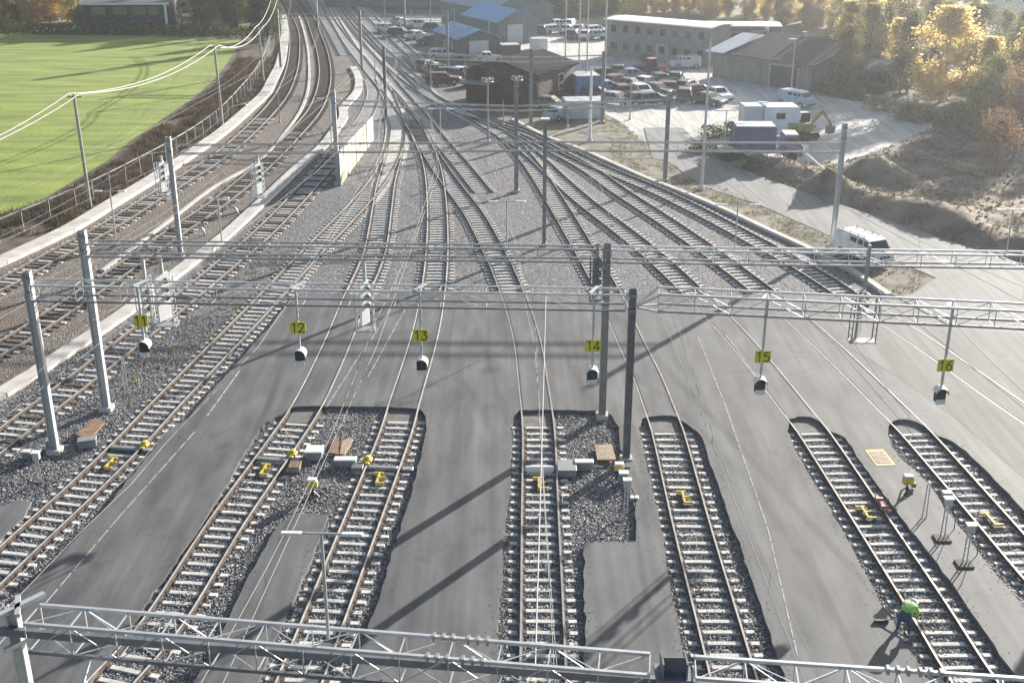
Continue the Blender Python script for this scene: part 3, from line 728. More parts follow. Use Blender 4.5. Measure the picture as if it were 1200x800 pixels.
for num, sx, sy, gy in (('11', 165, 376, 408), ('12', 349, 384, 418), ('13', 493, 393, 429), ('14', 695, 405, 440), ('15', 894, 418, 452), ('16', 1108, 428, 463)):
    # world point on the gantry plane
    Y = 47.0
    for _ in range(4):
        zz = CH + (Y-.55)*(-math.sin(PITCH)-(sy-400)/FPX*math.cos(PITCH))/(math.cos(PITCH)-(sy-400)/FPX*math.sin(PITCH))
        x = G(sx, sy, zz).x; Y = lineA(x)
    Y -= .55
    zs = CH + Y*(-math.sin(PITCH)-(gy-400)/FPX*math.cos(PITCH))/(math.cos(PITCH)-(gy-400)/FPX*math.sin(PITCH))
    s = thing('number_sign', 'yellow sign reading %s hanging %s' % (num, SIGW[num]), 'sign', (x, Y, zz))
    b = MB(); b.box((x, Y, zz), (.66 if num != '11' else .6, .03, .54)); b.build('plate', M['sign'], s)
    text_mesh(num, .44, s, M['black'], (0, -.022, 0))
    g = thing('shunting_signal', 'black hooded signal hanging %s' % SIGW[num], 'signal', (x, Y+.1, zs))
    b = MB(); b.beam((x, Y+.1, 8.25), (x, Y+.1, zs+.15), .09); b.build('hanger', M['galv'], g)
    b = MB(); b.box((x, Y+.12, zs-.03), (.44, .3, .62), 0); b.build('housing', M['black'], g, bevel=.05)
    b = MB()
    for k in range(10):
        a0 = math.pi*k/10-.15; a1 = math.pi*(k+1)/10-.15
        pts = [(x+.27*math.cos(a), Y+yy, zs+.1+.27*math.sin(a)) for a in (a0, a1) for yy in (-.2, .3)]
        b.add([pts[0], pts[1], pts[3], pts[2]], [(0, 1, 2, 3)])
    b.build('hood', M['white'], g)
    b = MB(); b.box((x, Y-.06, zs-.28), (.4, .06, .22)); b.build('lamp_plate', M['white'], g, bevel=.02)
    b = MB()
    for dx in (-.1, .1): b.tube((x+dx, Y-.12, zs-.28), (x+dx, Y-.08, zs-.28), .05, 8)
    b.build('lamp', M['lens'], g)
    # small bracket arm to the rear chord
    b = MB(); b.beam((x-.2, Y+.1, 8.27), (x+.2, Y+1.0, 8.27), .14, .06); b.build('arm', M['galv'], g)

# main signals in cages hanging from gantry B and C
def hung_signal(label, x, y, ztop, zmid, zbot, wd=.55, m='white', dark=False):
    s = thing('hanging_signal', label, 'signal', (x, y, ztop))
    x0_, y0_ = x, y
    b = MB(); b.beam((x, y, ztop), (x, y, zmid), .14); b.build('hanger', M['galv_dull' if dark else 'galv'], s)
    h = zmid-zbot
    b = MB(); b.box((x-wd*.1, y, zmid-h/2), (.12, wd*1.1, h), R(-28)); b.build('background_plate', M[m], s, bevel=.02)
    b = MB()
    for dx in (-.5, .5):
        for dy in (-.15, -.7): b.beam((x+dx*wd*1.3, y+dy, zmid), (x+dx*wd*1.3, y+dy, zbot-.1), .045)
    for k in range(int(h/.35)+1):
        z = zmid-k*.35; b.beam((x-wd*.65, y-.15, z), (x-wd*.65, y-.7, z), .03); b.beam((x+wd*.65, y-.15, z), (x+wd*.65, y-.7, z), .03)
    b.build('cage', M['galv'if not dark else 'galv_dark'], s)
    b = MB(); b.box((x, y-.42, zbot-.1), (wd*1.5, .62, .05)); b.build('platform', M['galv_dull'], s)
    for k in range(3): b = MB(); b.tube((x+wd*.2, y-.1, zmid-.35-k*.42), (x+wd*.2, y+.16, zmid-.35-k*.42), .13, 10); b.build('lamp_unit', M['galv_dark'], s)
    return s
hung_signal('tall white backed signal hanging over the second walkway, left of sign 11', -16.4, 52.3, 8.0, 7.2, 4.9, .8, 'white')
hung_signal('cream backed signal hanging beside the white gantry post at the far left', -17.3, 52.5, 8.0, 6.6, 5.0, .5, 'cream')
hung_signal('white caged signal with ladder hanging between signs 12 and 13', -6.9, 52.1, 8.0, 6.9, 4.75, .62, 'white')
hung_signal('dark backed signal hanging in front of the grey gantry post above sign 14', 3.9, 51.3, 9.0, 8.3, 6.4, .5, 'galv_dark', True)
hung_signal('grey signal cabinet hanging low on the right gantry beside the white van', 16.2, 51.0, 9.0, 6.9, 4.6, .85, 'galv_dull', True)
hung_signal('white backed signal hanging at the left post of the slim middle gantry', -23.8, 78.6, 6.8, 6.4, 4.3, .5, 'white')
hung_signal('white backed signal hanging over the brown left track, middle gantry', -17.4, 79.2, 6.8, 6.2, 4.0, .55, 'white')

# lamps mounted on gantries
def gantry_lamp(label, base, h, arms=.95, r=.045, rz=0.0):
    s = thing('gantry_lamp', label, 'lamp', base)
    x, y, z = base
    b = MB(); b.tube((x, y, z), (x, y, z+h), r, 8); b.build('pole', M['galv'], s)
    b = MB(); ca, sa = math.cos(rz), math.sin(rz)
    b.tube((x-arms*.6*ca, y-arms*.6*sa, z+h), (x+arms*.6*ca, y+arms*.6*sa, z+h), r*.7, 6); b.build('arm', M['galv'], s)
    for sg in (-1, 1):
        b = MB(); b.box((x+sg*arms*.78*ca, y+sg*arms*.78*sa, z+h), (arms*.62, .15, .06), rz, .85); b.build('lamp_head', M['white'], s, bevel=.015)
    return s
p = Vector((-4.2, 22.45, 8.42)); gantry_lamp('double armed lamp on a thin post rising from the nearest gantry', tuple(p), 2.75, .86, .04, -.03)
for lab, (bx, by, ty, zb, aw) in {
    'double armed lamp above the left end of the second gantry': (136, 280, 224, 8.6, .7),
    'small double armed lamp on the second gantry, above the second walkway': (260, 284, 232, 8.6, .5),
    'double armed lamp on the second gantry in the middle of the yard': (594, 290, 236, 8.6, .8),
    'double armed lamp on the second gantry above the right hand tracks': (861, 293, 240, 8.6, .95),
    'double armed lamp at the right edge in front of the dirt heaps': (1179, 298, 246, 8.6, .7)}.items():
    q = G(bx, by, zb); hh = CH + q.y*(-math.sin(PITCH)-(ty-400)/FPX*math.cos(PITCH))/(math.cos(PITCH)-(ty-400)/FPX*math.sin(PITCH)) - zb
    gantry_lamp(lab, (q.x, q.y, zb), hh, aw, .035)
for lab, bx, hh in (('double armed lamp on the slim middle gantry above the bent walkway', -12.4, 3.0), ('double armed lamp on the slim middle gantry in the centre', -4.9, 2.3), ('double armed lamp on the slim middle gantry at the right', 14.6, 2.2)):
    gantry_lamp(lab, (bx, 80.0, 7.4), hh, .8, .035)

# standing masts
def mast(label, base_px, top_y, r=.12, head=None, m='galv', name='lamp_mast', cat='mast'):
    q = G(*base_px); h = top_of(base_px[0], base_px[1], top_y)
    s = thing(name, label, cat, (q.x, q.y, 0))
    b = MB(); b.tube((q.x, q.y, 0), (q.x, q.y, h), r, 10, r*.6); b.build('pole', M[m], s)
    b = MB(); b.tube((q.x, q.y, 0), (q.x, q.y, .35), r*1.9, 8, r*1.5); b.build('footing', M['concrete'], s)
    if head == 'double':
        b = MB(); b.tube((q.x-.7, q.y, h), (q.x+.7, q.y, h), .04, 6); b.build('arm', M[m], s)
        for sg in (-1, 1): b = MB(); b.box((q.x+sg*.95, q.y, h), (.6, .25, .09)); b.build('lamp_head', M['white'], s)
    elif head == 'ring':
        b = MB()
        for k in range(10):
            a = 2*math.pi*k/10; b.box((q.x+.5*math.cos(a), q.y+.5*math.sin(a), h-.1), (.2, .14, .26), a)
        b.build('floodlight', M['galv_dull'], s)
        b = MB(); b.poly_tube([(q.x+.5*math.cos(2*math.pi*k/16), q.y+.5*math.sin(2*math.pi*k/16), h-.3) for k in range(17)], .05); b.tube((q.x-.55, q.y, h-.3), (q.x+.55, q.y, h-.3), .04, 6); b.tube((q.x, q.y-.55, h-.3), (q.x, q.y+.55, h-.3), .04, 6); b.build('ring', M['galv'], s)
    elif head == 'single':
        b = MB(); b.box((q.x-.3, q.y, h), (.9, .3, .1)); b.build('lamp_head', M['white'], s)
    return s
mast('tall slender pale mast standing at the left edge of the bright road', (822, 222), 45, .13, None)
mast('grey mast with a ring of floodlights, left one of the pair before the brown shed', (572, 168), 92, .12, 'ring', 'galv_dull')
mast('grey mast with a ring of floodlights, right one of the pair before the brown shed', (606, 160), 90, .12, 'ring', 'galv_dull')
mast('white mast in front of the blue container', (691, 166), 78, .17, None, 'white')
mast('lamp post with a bent head beside the light blue van', (926, 116), 46, .09, 'single')
mast('thin grey post with a boxed top at the edge of the bright lot', (893, 175), 120, .06, 'single', 'galv_dull')
mast('thin tall mast at the car park, leftmost of the cluster', (662, 100), -40, .1, 'single')
mast('thin tall mast at the car park, second from left of the cluster', (678, 96), -60, .1)
mast('thin tall mast at the car park, third from left of the cluster', (687, 112), -30, .1)
mast('thin tall mast at the car park, rightmost of the cluster', (708, 105), -60, .12, 'double')
for k, (bx, by, ty) in enumerate(((328, 144, 108), (440, 95, 60), (533, 62, 10), (483, 60, 8), (452, 48, -10), (505, 105, 60), (545, 100, 62), (421, 40, 6), (371, 12, -8), (573, 60, 22), (505, 40, -6), (590, 148, 118), (665, 150, 120), (738, 140, 100))):
    mast('thin grey catenary pole standing among the far tracks of the throat', (bx, by), ty, .075, None, 'galv_dull', 'catenary_pole', 'pole')['group'] = 'catenary poles among the far tracks'

# power line over the field
pl = []
for lab, bp, ty in (('wooden power pole on the verge at left, nearest of the power line', (106, 243), 110), ('wooden power pole on the verge, second of the power line', (261, 149), 53), ('wooden power pole on the verge, farthest of the power line near the dark conifer', (309, 97), 32)):
    q = G(*bp); h = top_of(*bp, ty); s = thing('power_pole', lab, 'power pole', (q.x, q.y, 0))
    b = MB(); b.tube((q.x, q.y, 0), (q.x-.1, q.y, h), .15, 10, .11); b.build('pole', mat('pole_grey', (.42, .40, .37), .8, var=.2, scale=3), s)
    b = MB(); b.beam((q.x-.6, q.y, h-.25), (q.x+.5, q.y, h-.25), .09); b.build('crossarm', M['galv_dark'], s)
    b = MB()
    for d in (-.5, .4): b.tube((q.x+d, q.y, h-.2), (q.x+d, q.y, h+.02), .06, 6)
    b.build('insulator', M['white'], s); pl.append((q.x, q.y, h))
def sag(p, q, s, n=14): return [Vector(p).lerp(Vector(q), t/n) - Vector((0, 0, 4*s*(t/n)*(1-t/n))) for t in range(n+1)]
def far_pt(k): return (pl[2][0]-6, pl[2][1]+45, pl[2][2]+1)
for k, d in ((0, -.5), (1, .4)):
    b = MB(); prev = (-38-3*k*.3, 60, 8.3)
    seq = [(prev[0]+d, prev[1], prev[2])] + [(p[0]+d, p[1], p[2]) for p in pl] + [(far_pt(k)[0]+d, far_pt(k)[1], far_pt(k)[2])]
    for a, c in zip(seq, seq[1:]): b.poly_tube(sag(a, c, 1.1), .045, 5)
    tag(b.build('power_line', M['cable_white']), ['upper pale power line sagging across the green field', 'lower pale power line sagging across the green field'][k], 'power line')

# overhead contact lines
sup = [-4, 22.6, 47.4, 79.5, 97, 123, 158, 204]
for key, lab in (('A', 'the brown line beside the left walkway'), ('B', 'the brown line left of the second walkway'), ('C', 'the gravel track right of the second walkway'), ('D', 'the track along the left asphalt edge'), ('12', 'the left track of the shared pit'), ('13', 'the right track of the shared pit'), ('14', 'the track in the square cornered pit'), ('15', 'the pit track right of the dark central post'), ('16', 'the track where the worker bends down'), ('17', 'the rightmost sunken track'), ('18', 'the outermost right track flush in paving')):
    at, L = tracks[key]; pts = []; d = 0
    while d < L: pts.append(at(d)); d += 1.5
    pts.sort(key=lambda p: p.y)
    if pts[0].y > 14:
        d0 = pts[4]-pts[0]; d0.normalize(); e = pts[0]; k = (e.y-4)/max(d0.y, .3)
        pts = [e-d0*k] + pts
    def xat(y):
        for a, c in zip(pts, pts[1:]):
            if a.y <= y <= c.y and c.y > a.y: return a.x+(c.x-a.x)*(y-a.y)/(c.y-a.y)
        return None
    nodes = [(xat(y), y) for y in sup if xat(y) is not None]
    nodes = [(pts[0].x, pts[0].y)] + [q for q in nodes if q[1] > pts[0].y+1]
    if len(nodes) < 2: continue
    cw, mw = MB(), MB(); dr = MB()
    for i, ((xa, ya), (xb, yb)) in enumerate(zip(nodes, nodes[1:])):
        off = .25 if i % 2 else -.25
        a, c = Vector((xa+off, ya, 0)), Vector((xb-off, yb, 0))
        n = max(3, int((c-a).length/3)); pa = []; pb = []
        for k in range(n+1):
            t = k/n; q = a.lerp(c, t); xr = xat(q.y)
            if xr is not None: q = Vector((xr + (q.x-xr)*.6/max(.6, abs(q.x-xr)), q.y, 0))
            s_ = 4*t*(1-t)
            pa.append(q+Vector((0, 0, 5.5))); pb.append(q+Vector((0, 0, 6.7-.85*s_)))
        cw.poly_tube(pa, .012, 4); mw.poly_tube(pb, .010, 4)
        for k in range(2, n, 3): dr.tube(pa[k], pb[k], .006, 4)
    r = thing('overhead_line', 'overhead contact wire hanging above %s' % lab, 'overhead line', (nodes[0][0], nodes[0][1], 5.5))
    cw.build('contact_wire', M['wire'], r); mw.build('messenger_wire', M['wire'], r)
    if dr.v: dr.build('dropper', M['wire'], r)
# bright feeder cable over track 14
b = MB(); b.poly_tube(sag(tuple(G(640, 341, 8.2)), tuple(G(627, 790, 8.0)), .3), .02, 5); tag(b.build('feeder_cable', M['cable_white']), 'bright white cable strung straight above the track left of sign 14', 'cable')

# ================================================================ YARD DETAILS
def on_track(key, x, y):
    """nearest point of a track to a picture position, with its direction"""
    at, L = tracks[key]; q = G(x, y, .18); best = min((((at(d)-q).length), d) for d in np.arange(1, L-1, .25))[1]
    p = at(best); t = at(best+.5)-at(best-.5); t.z = 0; t.normalize()
    if t.y < 0: t = -t
    return p, math.atan2(t.y, t.x)-R(90)
der = thing('derailer', 'x', 'derailer')
b = MB(); b.box((0, 0, .07), (.75, 1.5, .03)); b.build('base_plate', M['rust'], der, local=True)
b = MB(); b.beam((-.05, -.6, .2), (-.05, .6, .2), .12, .1); b.beam((-.4, .62, .2), (.15, .62, .2), .12, .1); b.beam((-.1, -.6, .2), (.4, -.6, .2), .12, .1); b.beam((-.05, 0, .2), (.35, .1, .2), .09, .09)
b.build('yellow_frame', M['yellow'], der, local=True)
shoe = None; used = [False]
for key, x, y, lab in (('D', 134, 540, 'yellow derailer frame between the rails beside the brown cover plates'), ('12', 323, 549, 'yellow derailer frame between the rails at the upper left of the shared ballast pit'), ('13', 449, 559, 'yellow derailer frame between the rails of the track under sign 13'), ('14', 640, 566, 'yellow derailer frame between the rails below the white cylinder'), ('15', 805, 582, 'yellow derailer frame in the pit right of the two central posts'), ('16', 1012, 599, 'yellow derailer frame next to the red bar on the rail'), ('17', 1162, 608, 'yellow derailer frame in the rightmost pit')):
    p, a = on_track(key, x, y); place(der, used, (p.x, p.y, 0), a, lab, s=.74)
# yellow rail shoes
sh = thing('rail_shoe', 'x', 'rail shoe')
b = MB(); b.box((0, 0, .22), (.42, .42, .12)); b.box((0, .1, .3), (.2, .3, .14)); b.box((.05, -.25, .2), (.2, .3, .1)); b.build('body', M['yellow'], sh, local=True, bevel=.03); used = [False]
for key, x, y, sg, lab in (('D', 155, 521, 1, 'yellow rail shoe on the right rail by the asphalt edge'), ('12', 347, 531, 1, 'yellow rail shoe on the right rail at the upper left of the shared pit'), ('13', 437, 541, -1, 'yellow rail shoe on the left rail of the track under sign 13')):
    p, a = on_track(key, x, y); n = Vector((math.cos(a), math.sin(a), 0)); q = p+n*(sg*.8); place(sh, used, (q.x, q.y, 0), a, lab)
# switch rod cover sleepers
cv = thing('rod_cover', 'x', 'cover'); used = [False]
b = MB(); b.box((0, 0, .1), (1.35, .3, .16)); b.build('cover', M['galv_dull'], cv, local=True, bevel=.04)
b = MB(); b.box((1.1, 0, .08), (.5, .34, .14)); b.build('end_box', M['galv_dull'], cv, local=True, bevel=.03)
for key, x, y, lab in (('D', 146, 524, 'grey rod cover across the track along the asphalt edge'), ('12', 330, 536, 'grey rod cover across the track at the upper left of the shared pit'), ('13', 452, 545, 'grey rod cover across the track under sign 13')):
    p, a = on_track(key, x, y); place(cv, used, (p.x, p.y, 0), a, lab)
p, a = on_track('14', 632, 549)
t = thing('rod_cover', 'white cylinder cover lying across the rails left of sign 14', 'cover', (p.x, p.y, 0), 0)
b = MB(); b.tube((p.x-.62, p.y, .14), (p.x+.62, p.y, .14), .15, 12); b.build('cylinder', M['white'], t, smooth=False)
# point machines
def box_thing(label, x, y, size, m='white', rz=0.0, name='point_machine', cat='point machine', lid=True):
    q = G(x, y); s = thing(name, label, cat, (q.x, q.y, 0), rz)
    b = MB(); b.box((0, 0, size[2]/2), size); b.build('housing', M['galv_dull' if lid else m], s, local=True, bevel=.03)
    if lid: b = MB(); b.box((0, 0, size[2]+.03), (size[0]*1.06, size[1]*1.06, .07)); b.build('lid', M[m], s, local=True, bevel=.02)
    b = MB(); b.tube((size[0]/2, 0, size[2]*.4), (size[0]/2+.45, 0, .1), .03, 6); b.build('rod', M['galv_dull'], s, local=True)
    return s
box_thing('white lidded point machine between the two tracks of the shared pit', 405, 545, (.95, .4, .3))
box_thing('large pale point machine right of the sign 12 track, by the brown plates', 369, 536, (.75, .7, .4))
box_thing('reddish box just right of the sign 12 track', 346, 551, (.5, .6, .25), 'brownplate')
box_thing('small dark motor beside the left rail of the sign 13 track', 419, 552, (.5, .4, .2), 'galv_dark')
box_thing('white lidded point machine in the square pit left of the dark post', 684, 549, (.8, .35, .35))
box_thing('grey plate box against the right rail of the track left of sign 14', 664, 553, (.8, 1.0, .3), 'galv_dull')
box_thing('pale lidded box at the foot of the left white gantry post', 103, 523, (.8, .5, .35), 'galv_dull', .3)
box_thing('small white cabinet at the foot of the dark central post', 730, 566, (.4, .35, .5))
box_thing('tiny white box on the asphalt edge right of the square pit', 743, 588, (.35, .25, .2))
box_thing('small white box on the ballast strip left of the rightmost pit', 1109, 582, (.4, .3, .2))
box_thing('small grey cabinet in the ballast at the far lower left', 62, 527, (.5, .5, .5), 'galv_dull', .3)
box_thing('small white topped box left of the first gantry post foot', 32, 536, (.35, .3, .3))
# cover plates
def plate(label, pts, z, m, rim=None):
    w_ = px(pts, z); b = MB(); b.prism([p[:2] for p in w_], z-.08, z); o = tag(b.build('cover_plate', m), label, 'cover plate'); return o
plate('brown cover plate between the left gantry posts', [(88, 508), (112, 489), (123, 494), (104, 515)], .3, M['brownplate'])
plate('tan cover plate in the square pit beside the dark post', [(697, 521), (717, 520), (722, 538), (700, 538)], .2, M['tanplate'])
plate('right brown cover plate lying between the tracks of the shared pit', [(401, 516), (410, 512), (414, 514), (404, 532), (398, 531)], .22, M['tanplate'])
plate('left brown cover plate lying between the tracks of the shared pit', [(386, 530), (393, 512), (397, 512), (397, 532)], .22, M['brownplate'])
q = px([(1013, 527), (1035, 526), (1050, 545), (1027, 546)], ZA)
t = thing('manhole_cover', 'square tan cover with a yellow rim set in the asphalt between two pits', 'cover', tuple(q[0][:2])+(ZA,))
b = MB(); b.prism([p[:2] for p in q], ZA-.02, ZA+.012); b.build('rim', M['yellow'] if False else mat('faded_yellow', (.5, .44, .2), .7), t)
cc = sum((Vector(p) for p in q), Vector())/4; q2 = [cc+(Vector(p)-cc)*.72 for p in q]
b = MB(); b.prism([p[:2] for p in q2], ZA-.02, ZA+.02); b.build('lid', M['tanplate'], t)
q = G(1024, 590); p, a = on_track('16', 1020, 592); n = Vector((math.cos(a), math.sin(a), 0)); e = p+n*.82
t = thing('rail_clamp', 'red bar clamped on the right rail beside a yellow derailer', 'rail clamp', (e.x, e.y, 0), a)
b = MB(); b.box((0, 0, .22), (.16, 1.3, .16)); b.build('bar', mat('red_paint', (.62, .12, .09), .5, var=.15), t, local=True, bevel=.02)
for y_ in (.3, -.35): b = MB(); b.box((0, y_, .26), (.3, .12, .2)); b.build('jaw', M['galv_dull'], t, local=True)
# yellow indicator stands
def stand(label, x, y, h=.85, base=ZA):
    q = G(x, y, base); s = thing('indicator_stand', label, 'indicator', (q.x, q.y, base))
    b = MB(); b.tube((0, 0, 0), (0, 0, h*.55), .05, 8)
    for a in (0, 2.1, 4.2): b.beam((0, 0, .3), (.28*math.cos(a), .28*math.sin(a), 0), .05)
    b.build('legs', M['black'], s, local=True)
    b = MB(); b.box((0, 0, h*.66), (.44, .3, h*.38)); b.build('body', M['yellow'], s, local=True, bevel=.05)
    b = MB(); b.box((0, 0, h*.66+h*.19+.04), (.4, .3, .08)); b.build('cap', M['white'], s, local=True, bevel=.02)
    b = MB(); b.beam((0, .1, .25), (.45, .5, .15), .05); b.box((.45, .5, .15), (.18, .18, .18)); b.build('lever', M['galv_dark'], s, local=True)
    return s
stand('yellow indicator stand with white cap in the middle of the shared pit', 367, 582, .95, 0)
stand('yellow indicator stand on dark legs between the two right pits', 1062, 578, .95)
stand('yellow indicator stand at the right edge of the square pit', 725, 558, .7, 0)
# posts with base plates
def dwarf(label, base, topy, plate_=True, head=True, base_z=ZA, w=.09):
    q = G(*base, base_z); b0 = (topy-400)/FPX; h = CH+q.y*(-math.sin(PITCH)-b0*math.cos(PITCH))/(math.cos(PITCH)-b0*math.sin(PITCH))-base_z
    s = thing('signal_post', label, 'post', (q.x, q.y, base_z))
    b = MB(); b.tube((-.08, 0, 0), (-.05, 0, h), .03, 6); b.tube((.08, 0, 0), (.05, 0, h), .03, 6)
    for k in range(int(h/.3)): b.beam((-.07, 0, .2+k*.3), (.07, 0, .2+k*.3), .02)
    b.build('pole', M['galv'], s, local=True)
    if plate_: b = MB(); b.box((0, 0, .03), (.6, .55, .06)); b.build('base_plate', M['brown_dark'], s, local=True)
    if head:
        b = MB(); b.box((.02, 0, h), (.3, .24, .32)); b.build('cabinet', M['galv'], s, local=True, bevel=.02)
        b = MB(); b.box((.02, 0, h+.18), (.36, .3, .05)); b.build('lid', M['white'], s, local=True)
        b = MB(); b.poly_tube([(.2, -.05, h-.2), (.35, -.1, h*.6), (.38, -.1, h*.3), (.15, -.05, .05)], .02); b.build('cable', M['black'], s, local=True)
    return s
dwarf('white capped cabinet on a ladder post, upper of two between the right pits', (1104, 631), 588)
dwarf('white capped cabinet on a ladder post, lower of two between the right pits', (1130, 661), 619)
dwarf('slim bare post on the asphalt left of the rightmost pit', (1083, 606), 566, False, False)
dwarf('post with a small cabinet at the right edge of the square pit', (733, 602), 566, False, True, 0)
dwarf('thin rusty post in the ballast below sign 11', (149, 462), 420, False, False, 0)
dwarf('short post with a small cabinet in the lower left ballast', (47, 566), 534, False, True, 0)
dwarf('thin post with crossarm in the ballast right of sign 11 signal', (172, 414), 385, False, True, 0)
# white hoses / goose neck vents on the walkway
for lab, x, y in (('white bent vent pipe beside the second walkway, upper one', 279, 252), ('white bent vent pipe beside the second walkway, lower one', 240, 276), ('white bent vent pipe at the edge of the left walkway', 290, 128)):
    q = G(x, y); b = MB(); b.poly_tube([(q.x, q.y, 0), (q.x-.05, q.y, .4), (q.x-.2, q.y, .6), (q.x-.7, q.y, .65)], .08, 7); tag(b.build('vent_pipe', M['galv'], smooth=True), lab, 'pipe')
# white boom of a barrier lying against the dirt
q0, q1 = G(943, 197), G(972, 217); b = MB(); b.tube((q0.x, q0.y, 1.3), (q1.x, q1.y, .9), .09, 6); tag(b.build('white_pole', M['white']), 'white pole leaning in front of the left dirt heap', 'pole')
# painted lines on the asphalt (dashed)
def paint(label, pts, w_=.09):
    w2 = px(pts, ZA); b = MB()
    for a, c in zip(w2, w2[1:]):
        d = (c-a).normalized(); n = Vector((-d.y, d.x, 0))*(w_/2); L = (c-a).length; s = 0
        while s < L:
            u = a+d*s; v = a+d*min(L, s+.9); b.add([(u-n)+Vector((0, 0, .008)), (v-n)+Vector((0, 0, .008)), (v+n)+Vector((0, 0, .008)), (u+n)+Vector((0, 0, .008))], [(0, 1, 2, 3)]); s += 1.05
    o = b.build('painted_line', M['white']); o['kind'] = 'structure'
mw_ = mat('worn_paint', (.42, .41, .39), .8, var=.3, scale=4)
M['white_'] = M['white']; M['white'] = mw_
paint('a', [(281, 434), (243, 487)]); paint('a', [(228, 506), (140, 605), (52, 708)], .06)
paint('a', [(475, 362), (431, 442)], .06); paint('a', [(424, 412), (382, 478)], .06); paint('a', [(457, 362), (434, 400)], .05)
paint('a', [(818, 395), (850, 475), (900, 620), (935, 770)], .05); paint('a', [(850, 392), (890, 445)], .05)
M['white'] = M['white_']

# ================================================================ FENCE ON THE VERGE
fl = catmull(px([(-40, 303), (0, 284), (90, 245), (180, 198), (220, 174), (255, 148), (283, 118), (300, 96), (312, 72), (317, 50), (318, 28)]), 2.6)
fc = thing('fence', 'long wire mesh fence with angled tops along the brown verge', 'fence', tuple(fl[0]))
b = MB(); wv = MB(); ms = MB()
for p in fl:
    b.beam(p, p+Vector((0, 0, 1.6)), .04); b.beam(p+Vector((0, 0, 1.6)), p+Vector((.32, -.2, 1.85)), .035)
    o_ = b.build('fence_post', M['galv'], fc); b = MB()
for z, r_ in ((.08, .012), (1.6, .02)): wv.poly_tube([p+Vector((0, 0, z)) for p in fl], r_, 4)
for k in (0, 1): wv.poly_tube([p+Vector((.16*(k+1), -.1*(k+1), 1.6+.12*(k+1))) for p in fl], .008, 4)
wv.build('fence_wire', M['galv_dull'], fc)
for p, q in zip(fl, fl[1:]):
    n = 14
    for i in range(n):
        a = p.lerp(q, i/n); c = p.lerp(q, (i+1)/n); ms.beam(a+Vector((0, 0, .08)), a+Vector((0, 0, 1.6)), .005)
ms.build('fence_mesh', M['galv_dark'], fc)
# dry grass and brush on the verge
def tufts(name, poly, n, hmin, hmax, m, ymax=170, wid=.05, hf=None):
    xs = [p[0] for p in poly]; ys = [p[1] for p in poly]; V = []; F = []; k = 0; tries = 0
    while k < n and tries < n*12:
        tries += 1
        x = random.uniform(min(xs), max(xs)); y = random.uniform(min(ys), min(max(ys), ymax))
        if abs(x) > y*.47+4 or not inpoly(x, y, poly): continue
        if mnoise.noise(Vector((x*.35, y*.35, 0))) < random.uniform(-.5, .35): continue
        z0 = hf(x, y) if hf else -.03
        for _ in range(5):
            h = random.uniform(hmin, hmax); a = random.uniform(0, 6.28); lx, ly = random.uniform(-.45, .45)*h, random.uniform(-.45, .45)*h
            bx, by = x+random.uniform(-.2, .2), y+random.uniform(-.2, .2); dx, dy = math.cos(a)*wid, math.sin(a)*wid; i = len(V)
            V += [(bx-dx, by-dy, z0), (bx+dx, by+dy, z0), (bx+lx, by+ly, z0+h)]; F.append((i, i+1, i+2))
        k += 1
    me = bpy.data.meshes.new(name); me.from_pydata(V, [], F); me.materials.append(m); o = bpy.data.objects.new(name, me); col.objects.link(o); o['kind'] = 'stuff'
M['drygrass'] = leaf_mat('dry_grass', (.09, .065, .045), (.26, .20, .14), .3)
M['greengrass'] = leaf_mat('rough_grass', (.13, .12, .05), (.32, .29, .15), .3)
vp = [(p.x, p.y) for p in fe] + [(p.x-1, p.y) for p in reversed(c1)]
vp = [q for q in vp if q[1] > 30]
tufts('dry_grass', [tuple(p[:2]) for p in fe] + [(p.x-.9, p.y) for p in reversed(c1) if p.y > fe[0].y], 5200, .2, .65, M['drygrass'])
tufts('verge_grass', [tuple(p[:2]) for p in px([(700, 128), (729, 144), (783, 190), (894, 242), (1020, 300), (1090, 322), (1069, 345), (1042, 345), (950, 290), (842, 240), (719, 190)])], 900, .06, .2, M['greengrass'])
tufts('heap_weeds', [tuple(p[:2]) for p in dpoly], 1500, .06, .28, M['greengrass'], hf=dirt_h)

tufts('ballast_weeds', [tuple(p[:2]) for p in px([(150, 430), (210, 380), (300, 300), (345, 280), (330, 330), (240, 420), (190, 470), (120, 500)])], 160, .05, .22, M['greengrass'], hf=lambda x, y: -.01)
def rubble(name, poly, n, lo, hi, m, hf):
    xs = [p[0] for p in poly]; ys = [p[1] for p in poly]; b = MB(); k = 0
    while k < n:
        x, y = random.uniform(min(xs), max(xs)), random.uniform(min(ys), max(ys))
        if not inpoly(x, y, poly) or mnoise.noise(Vector((x*.3, y*.3, 5))) < random.uniform(-.6, .3): k += .05; continue
        s_ = random.uniform(lo, hi)*random.uniform(.4, 1); z = hf(x, y); r_ = lambda: random.uniform(.6, 1.2)*s_
        b.add([(x+r_(), y, z), (x-r_(), y, z), (x, y+r_(), z), (x, y-r_(), z), (x+r_()*.2, y, z+r_()*.8), (x, y, z-s_*.5)], [(0, 2, 4), (2, 1, 4), (1, 3, 4), (3, 0, 4)]); k += 1
    o = b.build(name, m); o['kind'] = 'stuff'
rubble('rubble', [tuple(p[:2]) for p in dpoly], 3500, .06, .3, mat('rubble', (.10, .085, .07), .95, c2=(.38, .34, .28), scale=1.5), dirt_h)
